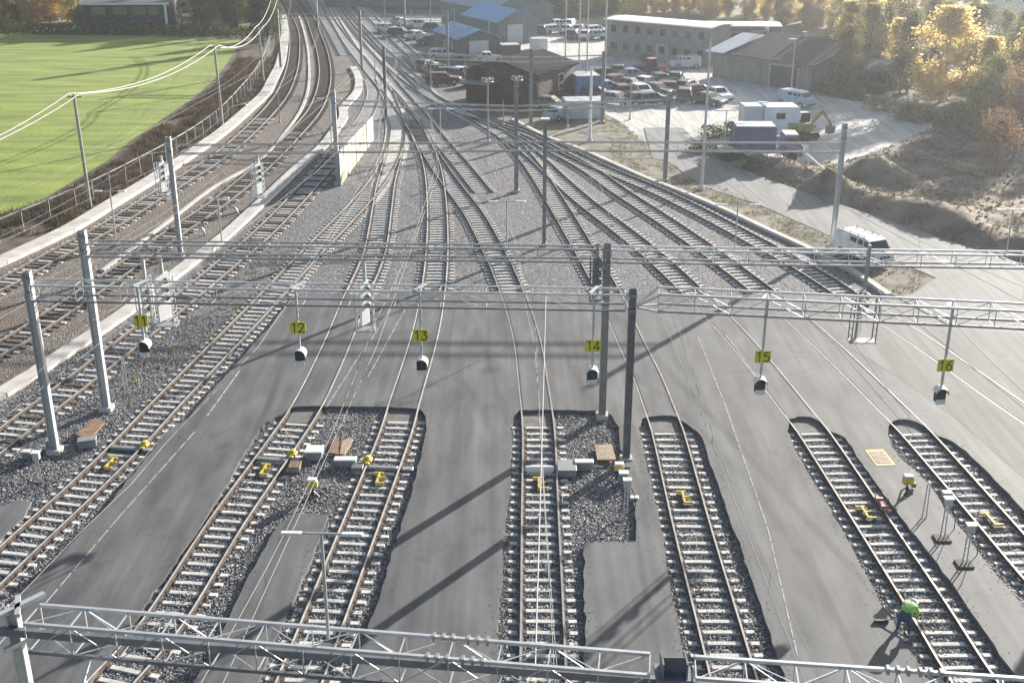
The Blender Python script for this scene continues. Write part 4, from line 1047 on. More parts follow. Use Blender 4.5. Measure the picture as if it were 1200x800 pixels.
# ================================================================ BUILDINGS
def mk(c, **k): return mat('paint_%d' % random.randrange(10**6), c, k.pop('rough', .7), var=k.pop('var', .12), scale=k.pop('scale', .8), **k)
def cladding(c, period=.3, rough=.7):
    m = mat('cladding_%d' % random.randrange(10**6), c, rough, var=.15, scale=.7); N = m.node_tree.nodes; L = m.node_tree.links
    tc = [k for k in N if k.type == 'TEX_COORD'][0]; sx = N.new('ShaderNodeSeparateXYZ'); L.new(tc.outputs['Object'], sx.inputs[0])
    ad = N.new('ShaderNodeMath'); ad.operation = 'ADD'; L.new(sx.outputs[0], ad.inputs[0]); L.new(sx.outputs[1], ad.inputs[1])
    sn = N.new('ShaderNodeMath'); sn.operation = 'MULTIPLY'; sn.inputs[1].default_value = 6.283/period; L.new(ad.outputs[0], sn.inputs[0])
    s2 = N.new('ShaderNodeMath'); s2.operation = 'SINE'; L.new(sn.outputs[0], s2.inputs[0])
    bp = N.new('ShaderNodeBump'); bp.inputs['Distance'].default_value = .04; bp.inputs['Strength'].default_value = .9; L.new(s2.outputs[0], bp.inputs['Height'])
    L.new(bp.outputs[0], N['Principled BSDF'].inputs['Normal']); return m
def building(label, base_mid, w_, d_, heave, hpeak, rz, wall, roof, door=None, windows=(), cat='building', name='building', side_windows=(), rail_edge=None, over=.25, ridge_along='y', roof_win=None):
    """local frame: front gable at y=0 facing -y, centred in x, running back to +y"""
    s = thing(name, label, cat, (base_mid[0], base_mid[1], 0), rz)
    h = w_/2; b = MB()
    if ridge_along == 'y':
        vs = [(-h, 0, 0), (h, 0, 0), (h, 0, heave), (0, 0, hpeak), (-h, 0, heave), (-h, d_, 0), (h, d_, 0), (h, d_, heave), (0, d_, hpeak), (-h, d_, heave)]
        b.add(vs, [(0, 1, 2, 3, 4), (9, 8, 7, 6, 5), (1, 6, 7, 2), (5, 0, 4, 9), (2, 7, 8, 3), (9, 4, 3, 8)])
    else:
        vs = [(-h, 0, 0), (h, 0, 0), (h, 0, heave), (-h, 0, heave), (-h, d_, 0), (h, d_, 0), (h, d_, heave), (-h, d_, heave), (-h, d_/2, hpeak), (h, d_/2, hpeak)]
        b.add(vs, [(0, 1, 2, 3), (5, 4, 7, 6), (1, 5, 6, 9, 2), (4, 0, 3, 8, 7), (2, 9, 8, 3), (6, 7, 8, 9)])
    b.build('wall', wall, s, local=True)
    b = MB(); t = .14
    if ridge_along == 'y':
        sl = (hpeak-heave)/h; e = h+over; ze = heave-sl*over+.03
        for sg in (-1, 1):
            b.add([(0, -over, hpeak+.03), (sg*e, -over, ze), (sg*e, d_+over, ze), (0, d_+over, hpeak+.03), (0, -over, hpeak+t), (sg*e, -over, ze+t), (sg*e, d_+over, ze+t), (0, d_+over, hpeak+t)],
                  [(0, 1, 2, 3), (4, 5, 6, 7), (0, 1, 5, 4), (1, 2, 6, 5), (2, 3, 7, 6)])
    else:
        sl = (hpeak-heave)/(d_/2); ze = heave-sl*over+.03
        for y0_, y1_ in ((-over, d_/2), (d_+over, d_/2)):
            b.add([(-h-over, y1_, hpeak+.03), (-h-over, y0_, ze), (h+over, y0_, ze), (h+over, y1_, hpeak+.03), (-h-over, y1_, hpeak+t), (-h-over, y0_, ze+t), (h+over, y0_, ze+t), (h+over, y1_, hpeak+t)],
                  [(0, 1, 2, 3), (4, 5, 6, 7), (0, 1, 5, 4), (1, 2, 6, 5), (2, 3, 7, 6)])
    b.build('roof', roof, s, local=True)
    if door:
        dx, dw, dh, dm = door; b = MB(); b.box((dx, -.04, dh/2), (dw, .08, dh)); o = b.build('door', dm, s, local=True)
        b = MB(); b.box((dx, -.05, dh+.08), (dw+.3, .12, .14)); b.box((dx-dw/2-.08, -.05, dh/2), (.14, .12, dh)); b.box((dx+dw/2+.08, -.05, dh/2), (.14, .12, dh)); b.build('door_frame', M['galv'], s, local=True)
    for (wx, wz, ww, wh) in windows:
        b = MB(); b.box((wx, -.03, wz), (ww+.16, .07, wh+.16)); o = b.build('window', M['galv_dull'], s, local=True)
        b = MB(); b.box((wx, -.06, wz), (ww, .06, wh)); b.build('pane', M['glass'], o, local=True)
    for (wy, wz, ww, wh, sg) in side_windows:
        b = MB(); b.box((sg*(h+.03), wy, wz), (.07, ww+.16, wh+.16)); o = b.build('window', M['white'], s, local=True)
        b = MB(); b.box((sg*(h+.06), wy, wz), (.06, ww, wh)); b.build('pane', M['glass'], o, local=True)
    return s
blue = mk((.17, .36, .56), rough=.5, var=.35, scale=.9); greyw = cladding((.17, .19, .20)); dooro = mk((.62, .66, .68)); 
q = G(562, 70); building('small grey shed with weathered blue roof and pale roller door', q, 6.2, 11, 2.9, 4.0, R(22), cladding((.14, .17, .17)), blue, (-.1, 2.6, 2.5, dooro), side_windows=((3, 1.6, .8, .8, -1), (6, 1.6, .8, .8, -1)))
q = G(606, 51); building('grey shed with smooth bright blue roof and grey door, second row', q, 7.0, 12, 3.3, 5.0, R(28), greyw, mk((.13, .33, .60), rough=.4, var=.08), (-.4, 2.3, 2.7, mk((.42, .46, .50))), ((-2.4, 1.9, .5, 1),))
q = G(612, 36); building('grey hall with a dull blue grey roof behind the blue roofed sheds', q, 12, 18, 3.6, 6.2, R(30), greyw, mk((.26, .33, .40), rough=.5), None)
q = G(560, 10); building('very large hall with a dark green grey roof at the top of the picture', q, 60, 36, 5.5, 9.5, R(-4), cladding((.20, .22, .23)), mk((.12, .14, .11), rough=.8), ridge_along='x')
q = G(452, 8); building('long low grey depot building beyond the throat at the top', (q.x+1, q.y+5), 9, 20, 4.5, 5.5, 0, cladding((.3, .34, .36)), mk((.35, .4, .42)))
# brown shed
ang = math.atan2(8, 4.7)
sroot = building('dark brown railway shed with a low dark roof and one white window', (-1.35, 134.45), 9.2, 9.6, 3.7, 4.9, ang-R(90), cladding((.045, .027, .023), .2), mk((.022, .022, .026), rough=.95, spec=.05), None, side_windows=((6.0, 2.6, 1.1, .8, 1), (6.0, 1.6, 1.1, .6, 1)), over=.4)
b = MB(); b.box((-2.2, -1.2, 2.5), (3.6, 2.2, .12)); b.build('canopy', M['galv_dull'], sroot, local=True)
# two storey grey building
A_, B_ = Vector((26.8, 162.5)), Vector((13.4, 172.8)); d = B_-A_; L_ = d.length; mid = (A_+B_)/2
wn = []
for r_, z in ((0, 1.7), (1, 4.1)):
    for k in range(8): wn.append((-L_/2+1.4+k*(L_-2.8)/7, z-.15, .85, .95))
s = building('long two storey grey building with a flat white roof and rows of windows', (mid.x, mid.y), L_, 5.6, 5.0, 5.2, math.atan2(-d.y, -d.x), cladding((.27, .27, .26)), mk((.72, .72, .71), rough=.5), (1.0, 1.6, 2.2, mk((.3, .36, .36))), wn, ridge_along='x')
for sg, z in ((0, 4.2), (0, 1.9)):
    pass
building('brown rear block with a long flat white roof behind the grey building', (32.6, 170.5), 10.5, 5, 4.3, 4.5, R(-5), cladding((.16, .13, .11)), mk((.72, .72, .71), rough=.5), None, [(-3.6+2.4*k, 3.1, .9, .8) for k in range(4)], ridge_along='x')
# barn
A_, B_ = G(835, 90), G(950, 108); d = (B_-A_).to_2d(); L_ = d.length; mid = (A_+B_)/2
s = building('wide grey barn with a big dull roof sloping towards the junk rows', (mid.x, mid.y), L_, 17, 3.2, 5.0, math.atan2(d.y, d.x), cladding((.24, .225, .20), .5), mk((.085, .078, .07), rough=.95, spec=.1), (3.5, 4, 2.6, mk((.05, .05, .05))), ridge_along='x', over=.6)
b = MB(); b.add([(-L_/2-.7, -.9, 3.22), (-L_/2+2.2, -.9, 3.22), (-L_/2+2.9, 6.5, 4.9), (-L_/2-.7, 6.5, 4.9)], [(0, 1, 2, 3)]); b.add([(-L_/2-.7, -.9, 3.3), (-L_/2+2.2, -.9, 3.3), (-L_/2+2.9, 6.5, 5.0), (-L_/2-.7, 6.5, 5.0)], [(0, 1, 2, 3)]); b.build('roof_sheet', M['white'], s, local=True)
for x_ in (-6, 0, 6): b = MB(); b.tube((x_, 8.5, 4.8), (x_, 8.5, 5.7), .28, 8); b.build('roof_vent', M['galv'], s, local=True)
for x_ in (-L_/2+.1, 0, L_/2-.1): b = MB(); b.tube((x_, -.1, 0), (x_, -.1, 3.1), .06, 6); b.build('downpipe', M['galv_dark'], s, local=True)
# open lean-to right of the barn
q = G(985, 108); lt = thing('open_shelter', 'low dark open fronted shelter right of the barn', 'shelter', (q.x, q.y, 0), R(-14))
b = MB(); b.add([(-6, 0, 2.6), (7, 0, 2.6), (7, 7, 3.4), (-6, 7, 3.4), (-6, 0, 2.75), (7, 0, 2.75), (7, 7, 3.55), (-6, 7, 3.55)], [(0, 1, 2, 3), (4, 5, 6, 7), (0, 1, 5, 4), (1, 2, 6, 5), (2, 3, 7, 6), (3, 0, 4, 7)]); b.build('roof', mk((.14, .13, .12)), lt, local=True)
for x in (-5.8, -1.5, 2.8, 6.8):
    b = MB(); b.beam((x, .1, 0), (x, .1, 2.6), .18); b.build('post', M['sleeper_wood'], lt, local=True)
b = MB(); b.box((.5, 6.9, 1.7), (13, .12, 3.4)); b.build('wall', mk((.09, .075, .06)), lt, local=True)
# black villa at the left
q = G(150, 37)
s = building('black two storey building with white trim beyond the green field', (q.x, q.y), 14.0, 9, 4.5, 4.75, R(2), mk((.022, .025, .032), rough=.7), mk((.10, .11, .13)), None, [(-5, 1.3, .7, .7), (-2.4, 1.3, .7, .7), (1.2, 1.3, .7, .7), (3.8, 1.3, .7, .7)], ridge_along='x', over=.3)
for wx in (-4.4, -.9, 2.2, 4.6):
    b = MB(); b.box((wx, -.06, 3.3), (2.3 if wx < 4 else 1.6, .08, 1.3)); b.build('window_band', mat('amber_glass', (.14, .13, .09), .25), s, local=True)
b = MB(); b.box((6.6, -.3, 2.3), (.35, .4, 4.6)); b.build('column', M['white'], s, local=True)
b = MB(); b.box((0, -.35, 4.45), (14.6, .1, .35)); b.build('fascia', M['white'], s, local=True)
q = G(150, 5); building('pale house behind the black building', (q.x, q.y+10), 16, 9, 5, 7.5, R(2), mk((.62, .60, .55)), mk((.16, .15, .15)), None, [(-5, 3.6, 1, 1.2), (0, 3.6, 1, 1.2), (5, 3.6, 1, 1.2)], ridge_along='x')
q = G(1180, 14); building('pale house with a dark red roof between the trees at the top right corner', (q.x, q.y), 11, 9, 4.2, 7.5, R(-20), mk((.72, .68, .64)), mk((.25, .09, .07)), None, [(-3, 2.6, 1, 1.2), (0, 2.6, 1, 1.2), (3, 2.6, 1, 1.2)], ridge_along='x')
# cream timber wall (noise screen) beside track C
wroot = thing('timber_screen', 'cream timber screen wall lit by the sun beside the left tracks', 'wall', (-14.5, 97.3, 0))
b = MB(); a0, a1 = Vector((-14.5, 97.3)), Vector((-13.7, 115.6)); nseg = 9
for k in range(nseg):
    u, v = a0.lerp(a1, k/nseg), a0.lerp(a1, (k+1)/nseg); hh = 2.75-.5*k/nseg
    b.add([(u.x, u.y+.02, 0), (v.x, v.y-.02, 0), (v.x, v.y-.02, hh), (u.x, u.y+.02, hh), (u.x-.14, u.y+.02, 0), (v.x-.14, v.y-.02, 0), (v.x-.14, v.y-.02, hh), (u.x-.14, u.y+.02, hh)], [(0, 1, 2, 3), (4, 5, 6, 7), (0, 1, 5, 4), (1, 2, 6, 5), (2, 3, 7, 6), (3, 0, 4, 7)])
b.build('panel', cladding((.72, .67, .50), .9), wroot)
for k in range(nseg+1):
    u = a0.lerp(a1, k/nseg); b = MB(); b.beam((u.x-.07, u.y, 0), (u.x-.07, u.y, 2.8-.5*k/nseg), .2); b.build('post', M['galv_dull'], wroot)
# containers and cabins
def container(label, q, size, rz, m, z=0.0, rails=True, cat='container', win=None):
    s = thing('container', label, cat, (q.x, q.y, z), rz); b = MB(); b.box((0, 0, size[2]/2), size); b.build('body', m, s, local=True)
    b = MB()
    for sx in (-1, 1):
        for sy in (-1, 1): b.box((sx*size[0]/2, sy*size[1]/2, size[2]/2), (.14, .14, size[2]+.04))
    for sy in (-1, 1):
        for z_ in (.06, size[2]-.05): b.box((0, sy*size[1]/2, z_), (size[0], .12, .12))
    b.build('frame', m, s, local=True)
    b = MB(); b.box((0, 0, size[2]+.04), (size[0]*.98, size[1]*.98, .06)); b.build('roof', M['galv'] if rails else M['white'], s, local=True)
    if win:
        b = MB(); b.box((win[0], -size[1]/2-.03, win[1]), (win[2]+.12, .06, win[3]+.12)); o = b.build('window', M['white'], s, local=True)
        b = MB(); b.box((win[0], -size[1]/2-.06, win[1]), (win[2], .06, win[3])); b.build('pane', M['glass'], o, local=True)
    return s
container('blue container behind the white mast in the junk yard', G(685, 113), (2.9, 3.5, 2.6), R(10), cladding((.10, .22, .42), .25))
container('low pale blue flat container in front of the brown shed', G(683, 136), (4.2, 3.0, 1.8), R(4), mk((.48, .54, .58)))
container('white windowed cabin beside the yellow digger', G(911, 160), (3.2, 2.6, 2.7), R(3), mk((.78, .82, .84)), .4, False, 'cabin', (-.2, 1.9, .9, .6))
container('small white cabin adjoining the left of the windowed one', Vector((G(911, 160).x-2.7, G(911, 160).y+.8, 0)), (1.7, 2.2, 2.6), R(3), mk((.62, .66, .68)), .4, False, 'cabin')
container('dark blue tarpaulin container on the truck bed', Vector((G(881, 185).x, G(881, 185).y, 0)), (3.6, 2.5, 2.0), R(-2), mk((.11, .14, .26)), 1.1)
container('small brown container between the blue roofed shed and the lot', G(597, 68), (2.6, 2.4, 1.9), R(12), mk((.16, .10, .07)))
container('small white container behind the brown shed on the sunlit lot', G(631, 58), (2.2, 2.2, 1.6), R(8), mk((.75, .75, .74)))

# ================================================================ VEHICLES
def car_parts(root, paint_, kind='car', L=4.4, W=1.8, H=1.45):
    hw = W/2
    if kind == 'van':
        prof = [(-L/2, .3), (-L/2, 1.0), (-L/2+.08, H-.1), (-L/2+.35, H), (L*.18, H), (L*.30, H-.12), (L*.385, 1.12), (L*.48, .95), (L/2, .72), (L/2, .3)]
        ins = [hw, hw, hw*.9, hw*.84, hw*.84, hw*.84, hw*.97, hw*.95, hw*.9, hw*.9]
    elif kind == 'estate':
        prof = [(-L/2, .3), (-L/2, .85), (-L/2+.12, .95), (-L/2+.4, H-.03), (-L/2+.7, H), (L*.05, H), (L*.2, .95), (L*.46, .82), (L/2, .6), (L/2, .3)]
        ins = [hw*.95, hw, hw*.98, hw*.8, hw*.76, hw*.76, hw*.97, hw*.93, hw*.88, hw*.88]
    else:
        prof = [(-L/2, .3), (-L/2, .82), (-L*.38, .93), (-L*.25, H-.04), (-L*.18, H), (L*.05, H), (L*.2, .93), (L*.46, .8), (L/2, .6), (L/2, .3)]
        ins = [hw*.92, hw*.95, hw*.97, hw*.79, hw*.76, hw*.76, hw*.97, hw*.93, hw*.88, hw*.88]
    b = MB(); b.side_prism(prof, W, inset=ins); b.build('body', paint_, root, local=True, bevel=.035)
    # glass: windscreen, rear window, side windows
    def strip(i, j, a, c, name):
        (x0_, z0_), (x1_, z1_) = prof[i], prof[j]; p0 = (x0_+(x1_-x0_)*a, z0_+(z1_-z0_)*a); p1 = (x0_+(x1_-x0_)*c, z0_+(z1_-z0_)*c)
        w0, w1 = (ins[i]+(ins[j]-ins[i])*a)*.9, (ins[i]+(ins[j]-ins[i])*c)*.9
        dx, dz = p1[0]-p0[0], p1[1]-p0[1]; l = math.hypot(dx, dz); nx_, nz_ = (dz/l*.012, -dx/l*.012)
        if nz_ < 0: nx_, nz_ = -nx_, -nz_
        b = MB(); b.add([(p0[0]+nx_, -w0, p0[1]+nz_), (p0[0]+nx_, w0, p0[1]+nz_), (p1[0]+nx_, w1, p1[1]+nz_), (p1[0]+nx_, -w1, p1[1]+nz_)], [(0, 1, 2, 3)]); b.build(name, M['glass'], root, local=True)
    if kind == 'van':
        strip(5, 6, .02, .9, 'windscreen')
        segs = [(-L*.16, L*.02), (L*.05, L*.17), (L*.195, L*.33)] if L > 4 else [(L*.0, L*.18)]
    elif kind == 'estate': strip(5, 6, .1, .92, 'windscreen'); strip(2, 3, .15, .9, 'rear_window'); segs = [(-L*.38, -L*.22), (-L*.2, -L*.05), (-L*.03, L*.11)]
    else: strip(5, 6, .1, .92, 'windscreen'); strip(2, 3, .1, .9, 'rear_window'); segs = [(-L*.25, -L*.1), (-L*.08, L*.1)]
    zb, zt = (1.12, H-.2) if kind == 'van' else (.97, H-.12)
    wb, wt = hw*.985, hw*.86 if kind == 'van' else hw*.815
    if kind == 'van': wb = hw*.955; wt = hw*.872
    for sg in (-1, 1):
        for k, (xa, xb) in enumerate(segs):
            cut = .22 if k == len(segs)-1 else .02
            b = MB(); b.add([(xa, sg*(wb+.0), zb), (xb, sg*(wb+.0), zb), (xb-cut, sg*(wt+.012), zt), (xa+.03, sg*(wt+.012), zt)], [(0, 1, 2, 3)]); b.build('side_window', M['glass'], root, local=True)
    for sx in (-1, 1):
        for sg in (-1, 1):
            b = MB(); b.tube((sx*L*.31, sg*(hw-.2), .32), (sx*L*.31, sg*(hw+.01), .32), .33, 16); wo = b.build('wheel', M['tyre'], root, local=True)
            b = MB(); b.tube((sx*L*.31, sg*(hw), .32), (sx*L*.31, sg*(hw+.025), .32), .19, 10); b.build('rim', M['galv'], wo, local=True)
    for sg in (-1, 1):
        b = MB(); b.box((L/2-.06, sg*hw*.68, .68), (.12, .3, .16)); b.build('headlight', M['lens'], root, local=True)
        b = MB(); b.box((-L/2+.0, sg*hw*.8, .82), (.06, .16, .24)); b.build('tail_light', mat_red, root, local=True)
    b = MB(); b.box((L/2-.0, 0, .38), (.14, W*.86, .2)); b.build('bumper', M['galv_dark'], root, local=True)
    b = MB(); b.box((-L/2+.02, 0, .4), (.12, W*.9, .2)); b.build('bumper', M['galv_dark'], root, local=True)
    return root
mat_red = mat('tail_red', (.35, .02, .02), .3)
car_paint = lambda c: mat('car_paint_%d' % random.randrange(10**6), c, .42, metal=.05, var=.22, scale=1.5)
# white van on the road
q = G(1011, 303); vr = thing('van', 'white panel van with roof rails parked beside the tall grey post on the road', 'van', (q.x, q.y, .0), R(-66)); vr.scale = (.92, .92, .92)
car_parts(vr, car_paint((.80, .81, .83)), 'van', 4.7, 1.9, 1.9)
for sg in (-1, 1):
    b = MB(); b.beam((-1.9, sg*.66, 1.97), (.7, sg*.66, 1.97), .04)
    for x in (-1.8, -.9, 0, .65): b.beam((x, sg*.66, 1.88), (x, sg*.66, 2.0), .05)
    b.build('roof_rail', M['black'], vr, local=True)
for sg in (-1, 1): b = MB(); b.box((1.45, sg*1.02, 1.15), (.14, .2, .2)); b.build('mirror', M['black'], vr, local=True)
b = MB(); b.box((2.33, 0, .75), (.05, .9, .18)); b.build('grille', M['black'], vr, local=True)
q = G(802, 80); v = thing('van', 'white minibus parked in shade in front of the barn wall', 'van', (q.x, q.y, 0), R(196)); car_parts(v, car_paint((.62, .65, .68)), 'van', 4.2, 1.75, 1.7)
q = G(932, 124); v = thing('van', 'light blue van parked beside the lamp post with the bent head', 'van', (q.x, q.y, 0), R(-52)); car_parts(v, car_paint((.36, .45, .56)), 'van', 4.3, 1.8, 1.75)
q = G(521, 69); v = thing('car', 'pale estate car parked left of the nearest blue roofed shed', 'car', (q.x, q.y, 0), R(-8)); car_parts(v, car_paint((.7, .7, .7)), 'estate', 4.6, 1.8, 1.45)
q = G(568, 70); v = thing('car', 'small white car parked in front of the pale roller door', 'car', (q.x+.6, q.y-2, 0), R(5)); car_parts(v, car_paint((.75, .76, .78)), 'hatch', 4.0, 1.7, 1.4)
# parked cars, rows beyond the sheds
protos = []
for kind, c in (('estate', (.72, .73, .75)), ('hatch', (.32, .38, .46)), ('estate', (.08, .09, .11)), ('hatch', (.78, .78, .77)), ('estate', (.15, .055, .045)), ('hatch', (.14, .15, .13))):
    r_ = thing('parked_car', 'x', 'car'); car_parts(r_, car_paint(c), kind, 4.4, 1.75, 1.42); protos.append((r_, [False]))
rowlab = ['silver', 'blue grey', 'black', 'white', 'dark red', 'dark olive']
k = 0
for row, (ya, xs) in enumerate(((32, (628, 641, 655, 668)), (39, (636, 650, 664, 678, 700)), (45, (672, 686, 699, 714)))):
    for x in xs:
        i = (0, 1, 3, 0, 2, 0, 3, 1, 0, 2, 3, 1, 0)[k % 13]; k += 1; pr, us = protos[i]; q = G(x, ya+random.uniform(-1, 1))
        place(pr, us, (q.x, q.y, 0), R(random.uniform(-12, 12)+(70 if k % 3 else 20)), '%s car parked in the far car park beside the thin masts' % rowlab[i], '%s cars in the far car park' % rowlab[i])
# junk yard vehicles
random.seed(11)
spots = [(712, 92), (728, 90), (742, 93), (760, 88), (722, 100), (739, 104), (757, 101), (775, 100), (792, 98), (712, 108), (731, 113), (752, 113), (770, 110), (789, 108), (806, 106), (765, 122), (748, 122), (722, 122), (802, 117), (818, 113), (830, 122), (842, 116), (700, 116), (645, 128), (655, 140)]
for n_, (x, y) in enumerate(spots):
    i = (2, 5, 1, 2, 4, 5, 3, 2, 5, 1, 4, 0, 5, 4, 2)[n_ % 15]; pr, us = protos[i]; q = G(x, y)
    place(pr, us, (q.x, q.y, random.uniform(-.15, .1)), R(random.uniform(-80, 80)), '%s wreck standing in the crowded scrap rows of the sunlit lot' % rowlab[i], '%s wrecks in the scrap rows' % rowlab[i])
for n_, (x, y) in enumerate([(455, 38), (470, 43), (488, 46), (505, 52), (470, 30), (492, 33), (512, 37), (530, 60), (515, 88), (530, 92), (548, 92), (520, 98), (500, 82), (560, 100)]):
    i = (0, 2, 3, 5, 1, 3, 2, 0, 5, 2, 0, 4, 5, 1)[n_]; pr, us = protos[i]; q = G(x, y)
    place(pr, us, (q.x, q.y, 0), R(random.uniform(-30, 60)), '%s car standing between the throat tracks and the blue roofed sheds' % rowlab[i], '%s cars left of the sheds' % rowlab[i])
for pr, us in protos:
    if not us[0]: 
        for c in list(pr.children_recursive): bpy.data.objects.remove(c)
        bpy.data.objects.remove(pr)
# scrap heaps: crates, pallets and machines among the wrecks
def scrap(label, q, seed, n=14, sp_=1.6, cols=((.2, .1, .06), (.3, .28, .25), (.08, .08, .07), (.45, .43, .4))):
    r_ = random.Random(seed); s = thing('scrap_heap', label, 'scrap', (q.x, q.y, 0)); ms_ = [mk(c) for c in cols]
    for j, m_ in enumerate(ms_):
        b = MB()
        for _ in range(n//2):
            p = Vector((r_.gauss(0, sp_*.6), r_.gauss(0, sp_*.5), r_.uniform(.1, .7)))
            if r_.random() < .5: b.box(p, (r_.uniform(.4, 1.3), r_.uniform(.3, .9), r_.uniform(.15, .7)), r_.uniform(0, 3.1))
            else:
                d_ = Vector((r_.uniform(-1, 1), r_.uniform(-1, 1), r_.uniform(-.1, .5)))*.9; b.beam(p-d_, p+d_, r_.uniform(.06, .16))
        b.build(['steel_scrap', 'crate', 'beam', 'sheet_metal'][j], m_, s)
for lab, x, y, sd_ in (('rusty scrap heap beside the tractor', 775, 92, 1), ('grey scrap heap at the right end of the scrap rows', 846, 124, 2), ('brown scrap heap in the middle of the scrap rows', 745, 108, 3), ('wide heap of beams at the back left of the scrap rows', 722, 97, 21), ('heap of crates and beams right of the scrap row centre', 785, 114, 22), ('low heap of boards at the front of the scrap rows', 760, 128, 23), ('heap of dark frames behind the front wrecks at left', 718, 114, 31), ('rusty heap wedged between the middle wrecks', 760, 107, 32), ('heap of pipes behind the right wrecks', 798, 104, 33), ('pale heap of planks left of the tractor', 748, 90, 34), ('dark heap of wheels and beams at the row end under the tall mast', 825, 107, 35), ('heap of crates at the left end of the front row', 704, 104, 36), ('flat heap of grey sheets between the front wrecks', 775, 118, 37), ('dark heap of frames at the front right of the scrap rows', 812, 124, 24), ('heap of pale sheets at the far right scrap row', 860, 128, 25), ('dark heap of parts left of the blue container', 668, 122, 26), ('scrap heap with pale boards between road and blue truck', 820, 168, 4), ('low scrap heap at the front left of the scrap rows', 712, 150, 5), ('dark scrap heap before the open shelter', 935, 104, 6), ('scrap heap with white boards before the open shelter', 975, 112, 7), ('pile of goods under the right end of the shelter', 1010, 118, 8), ('brown brush and timber heap below the big yellow tree', 1085, 146, 9), ('scrap and boards left of the big yellow tree', 1052, 135, 10), ('dark bushy scrap heap left of the blue truck', 842, 160, 12), ('scrap heap beside the far masts', 645, 132, 13), ('scrap heap at the foot of the brown shed', 660, 142, 14), ('timber and scrap beside the cream estate car', 505, 60, 15), ('scrap heap before the sheds at left', 540, 88, 16)):
    scrap(lab, G(x, y), sd_)
# tractor
q = G(768, 92); t = thing('tractor', 'red tractor with big black wheels in the scrap rows', 'tractor', (q.x, q.y, 0), R(20))
b = MB(); b.box((.7, 0, 1.1), (1.6, .7, .7)); b.box((-.6, 0, 1.0), (1.2, .9, .6)); b.build('body', mk((.5, .12, .08)), t, local=True, bevel=.06)
b = MB(); b.box((-.6, 0, 1.9), (1.1, 1.1, 1.2), 0, .85); b.build('cab', M['glass'], t, local=True); b = MB(); b.box((-.6, 0, 2.55), (1.15, 1.15, .1)); b.build('roof', mk((.5, .12, .08)), t, local=True)
for x, r_ in ((-.7, .8), (1.2, .5)):
    for sg in (-1, 1): b = MB(); b.tube((x, sg*.55, r_), (x, sg*.95, r_), r_, 16); b.build('wheel', M['tyre'], t, local=True)
# tower bin (big round drum on a stand)
q = G(757, 84); t = thing('drum', 'upright dark round drum on a stand at the back of the scrap rows', 'drum', (q.x, q.y, 0))
b = MB(); b.tube((0, -.3, 1.7), (0, .3, 1.7), .8, 16); b.build('drum_body', mk((.12, .12, .1)), t, local=True); b = MB(); b.beam((-.3, 0, 0), (-.2, 0, 1.2), .1); b.beam((.3, 0, 0), (.2, 0, 1.2), .1); b.build('leg', M['galv_dark'], t, local=True)
# flatbed truck under the blue container
q = G(893, 187); t = thing('truck', 'dark flatbed truck with a white roofed cab, carrying the dark blue container', 'truck', (q.x, q.y, 0), R(-2))
b = MB(); b.box((-1.2, 0, .95), (5.8, 2.3, .22)); b.build('flatbed', M['galv_dark'], t, local=True)
b = MB(); b.side_prism([(1.7, .5), (1.7, 2.3), (1.9, 2.45), (2.9, 2.45), (3.3, 1.6), (3.45, 1.5), (3.45, .5)], 2.2); b.build('cab', mk((.14, .16, .24)), t, local=True, bevel=.04)
b = MB(); b.box((2.35, 0, 2.5), (1.2, 2.0, .1)); b.build('cab_roof', M['white'], t, local=True)
b = MB(); b.add([(3.32, -.95, 1.62), (3.32, .95, 1.62), (2.96, .95, 2.38), (2.96, -.95, 2.38)], [(0, 1, 2, 3)]); b.build('windscreen', M['glass'], t, local=True)
for sg in (-1, 1): b = MB(); b.box((2.4, sg*1.11, 1.95), (.8, .03, .5)); b.build('side_window', M['glass'], t, local=True)
for x in (-3.2, -2.2, 2.5):
    for sg in (-1, 1): b = MB(); b.tube((x, sg*.85, .48), (x, sg*1.12, .48), .48, 16); b.build('wheel', M['tyre'], t, local=True)
for x in (-3.9, -2.6, -1.3, 0, 1.2): b = MB(); b.box((x, -1.18, .9), (.16, .06, .14)); b.build('side_marker', M['lens'], t, local=True)
# yellow digger
q = G(938, 162); t = thing('excavator', 'yellow digger standing behind the white windowed cabin', 'excavator', (q.x, q.y, 0), R(15))
for sg in (-1, 1): b = MB(); b.side_prism([(-1.3, 0), (-1.6, .35), (-1.3, .7), (1.3, .7), (1.6, .35), (1.3, 0)], .45, (0, sg*.85, 0)); b.build('crawler_track', M['tyre'], t, local=True)
b = MB(); b.box((-.3, 0, 1.2), (2.4, 1.9, .8)); b.build('body', M['digger'], t, local=True, bevel=.08)
b = MB(); b.box((.4, .45, 1.95), (1.0, .9, 1.1), 0, .9); b.build('cab', M['glass'], t, local=True)
b = MB(); b.beam((.8, -.3, 1.3), (2.0, -.3, 2.7), .3, .25); b.beam((2.0, -.3, 2.7), (3.1, -.3, 1.2), .22, .2); b.build('boom', M['digger'], t, local=True)
b = MB(); b.side_prism([(2.8, 1.2), (3.4, 1.2), (3.3, .5), (2.7, .4)], .8, (0, -.3, 0)); b.build('bucket', M['galv_dark'], t, local=True)

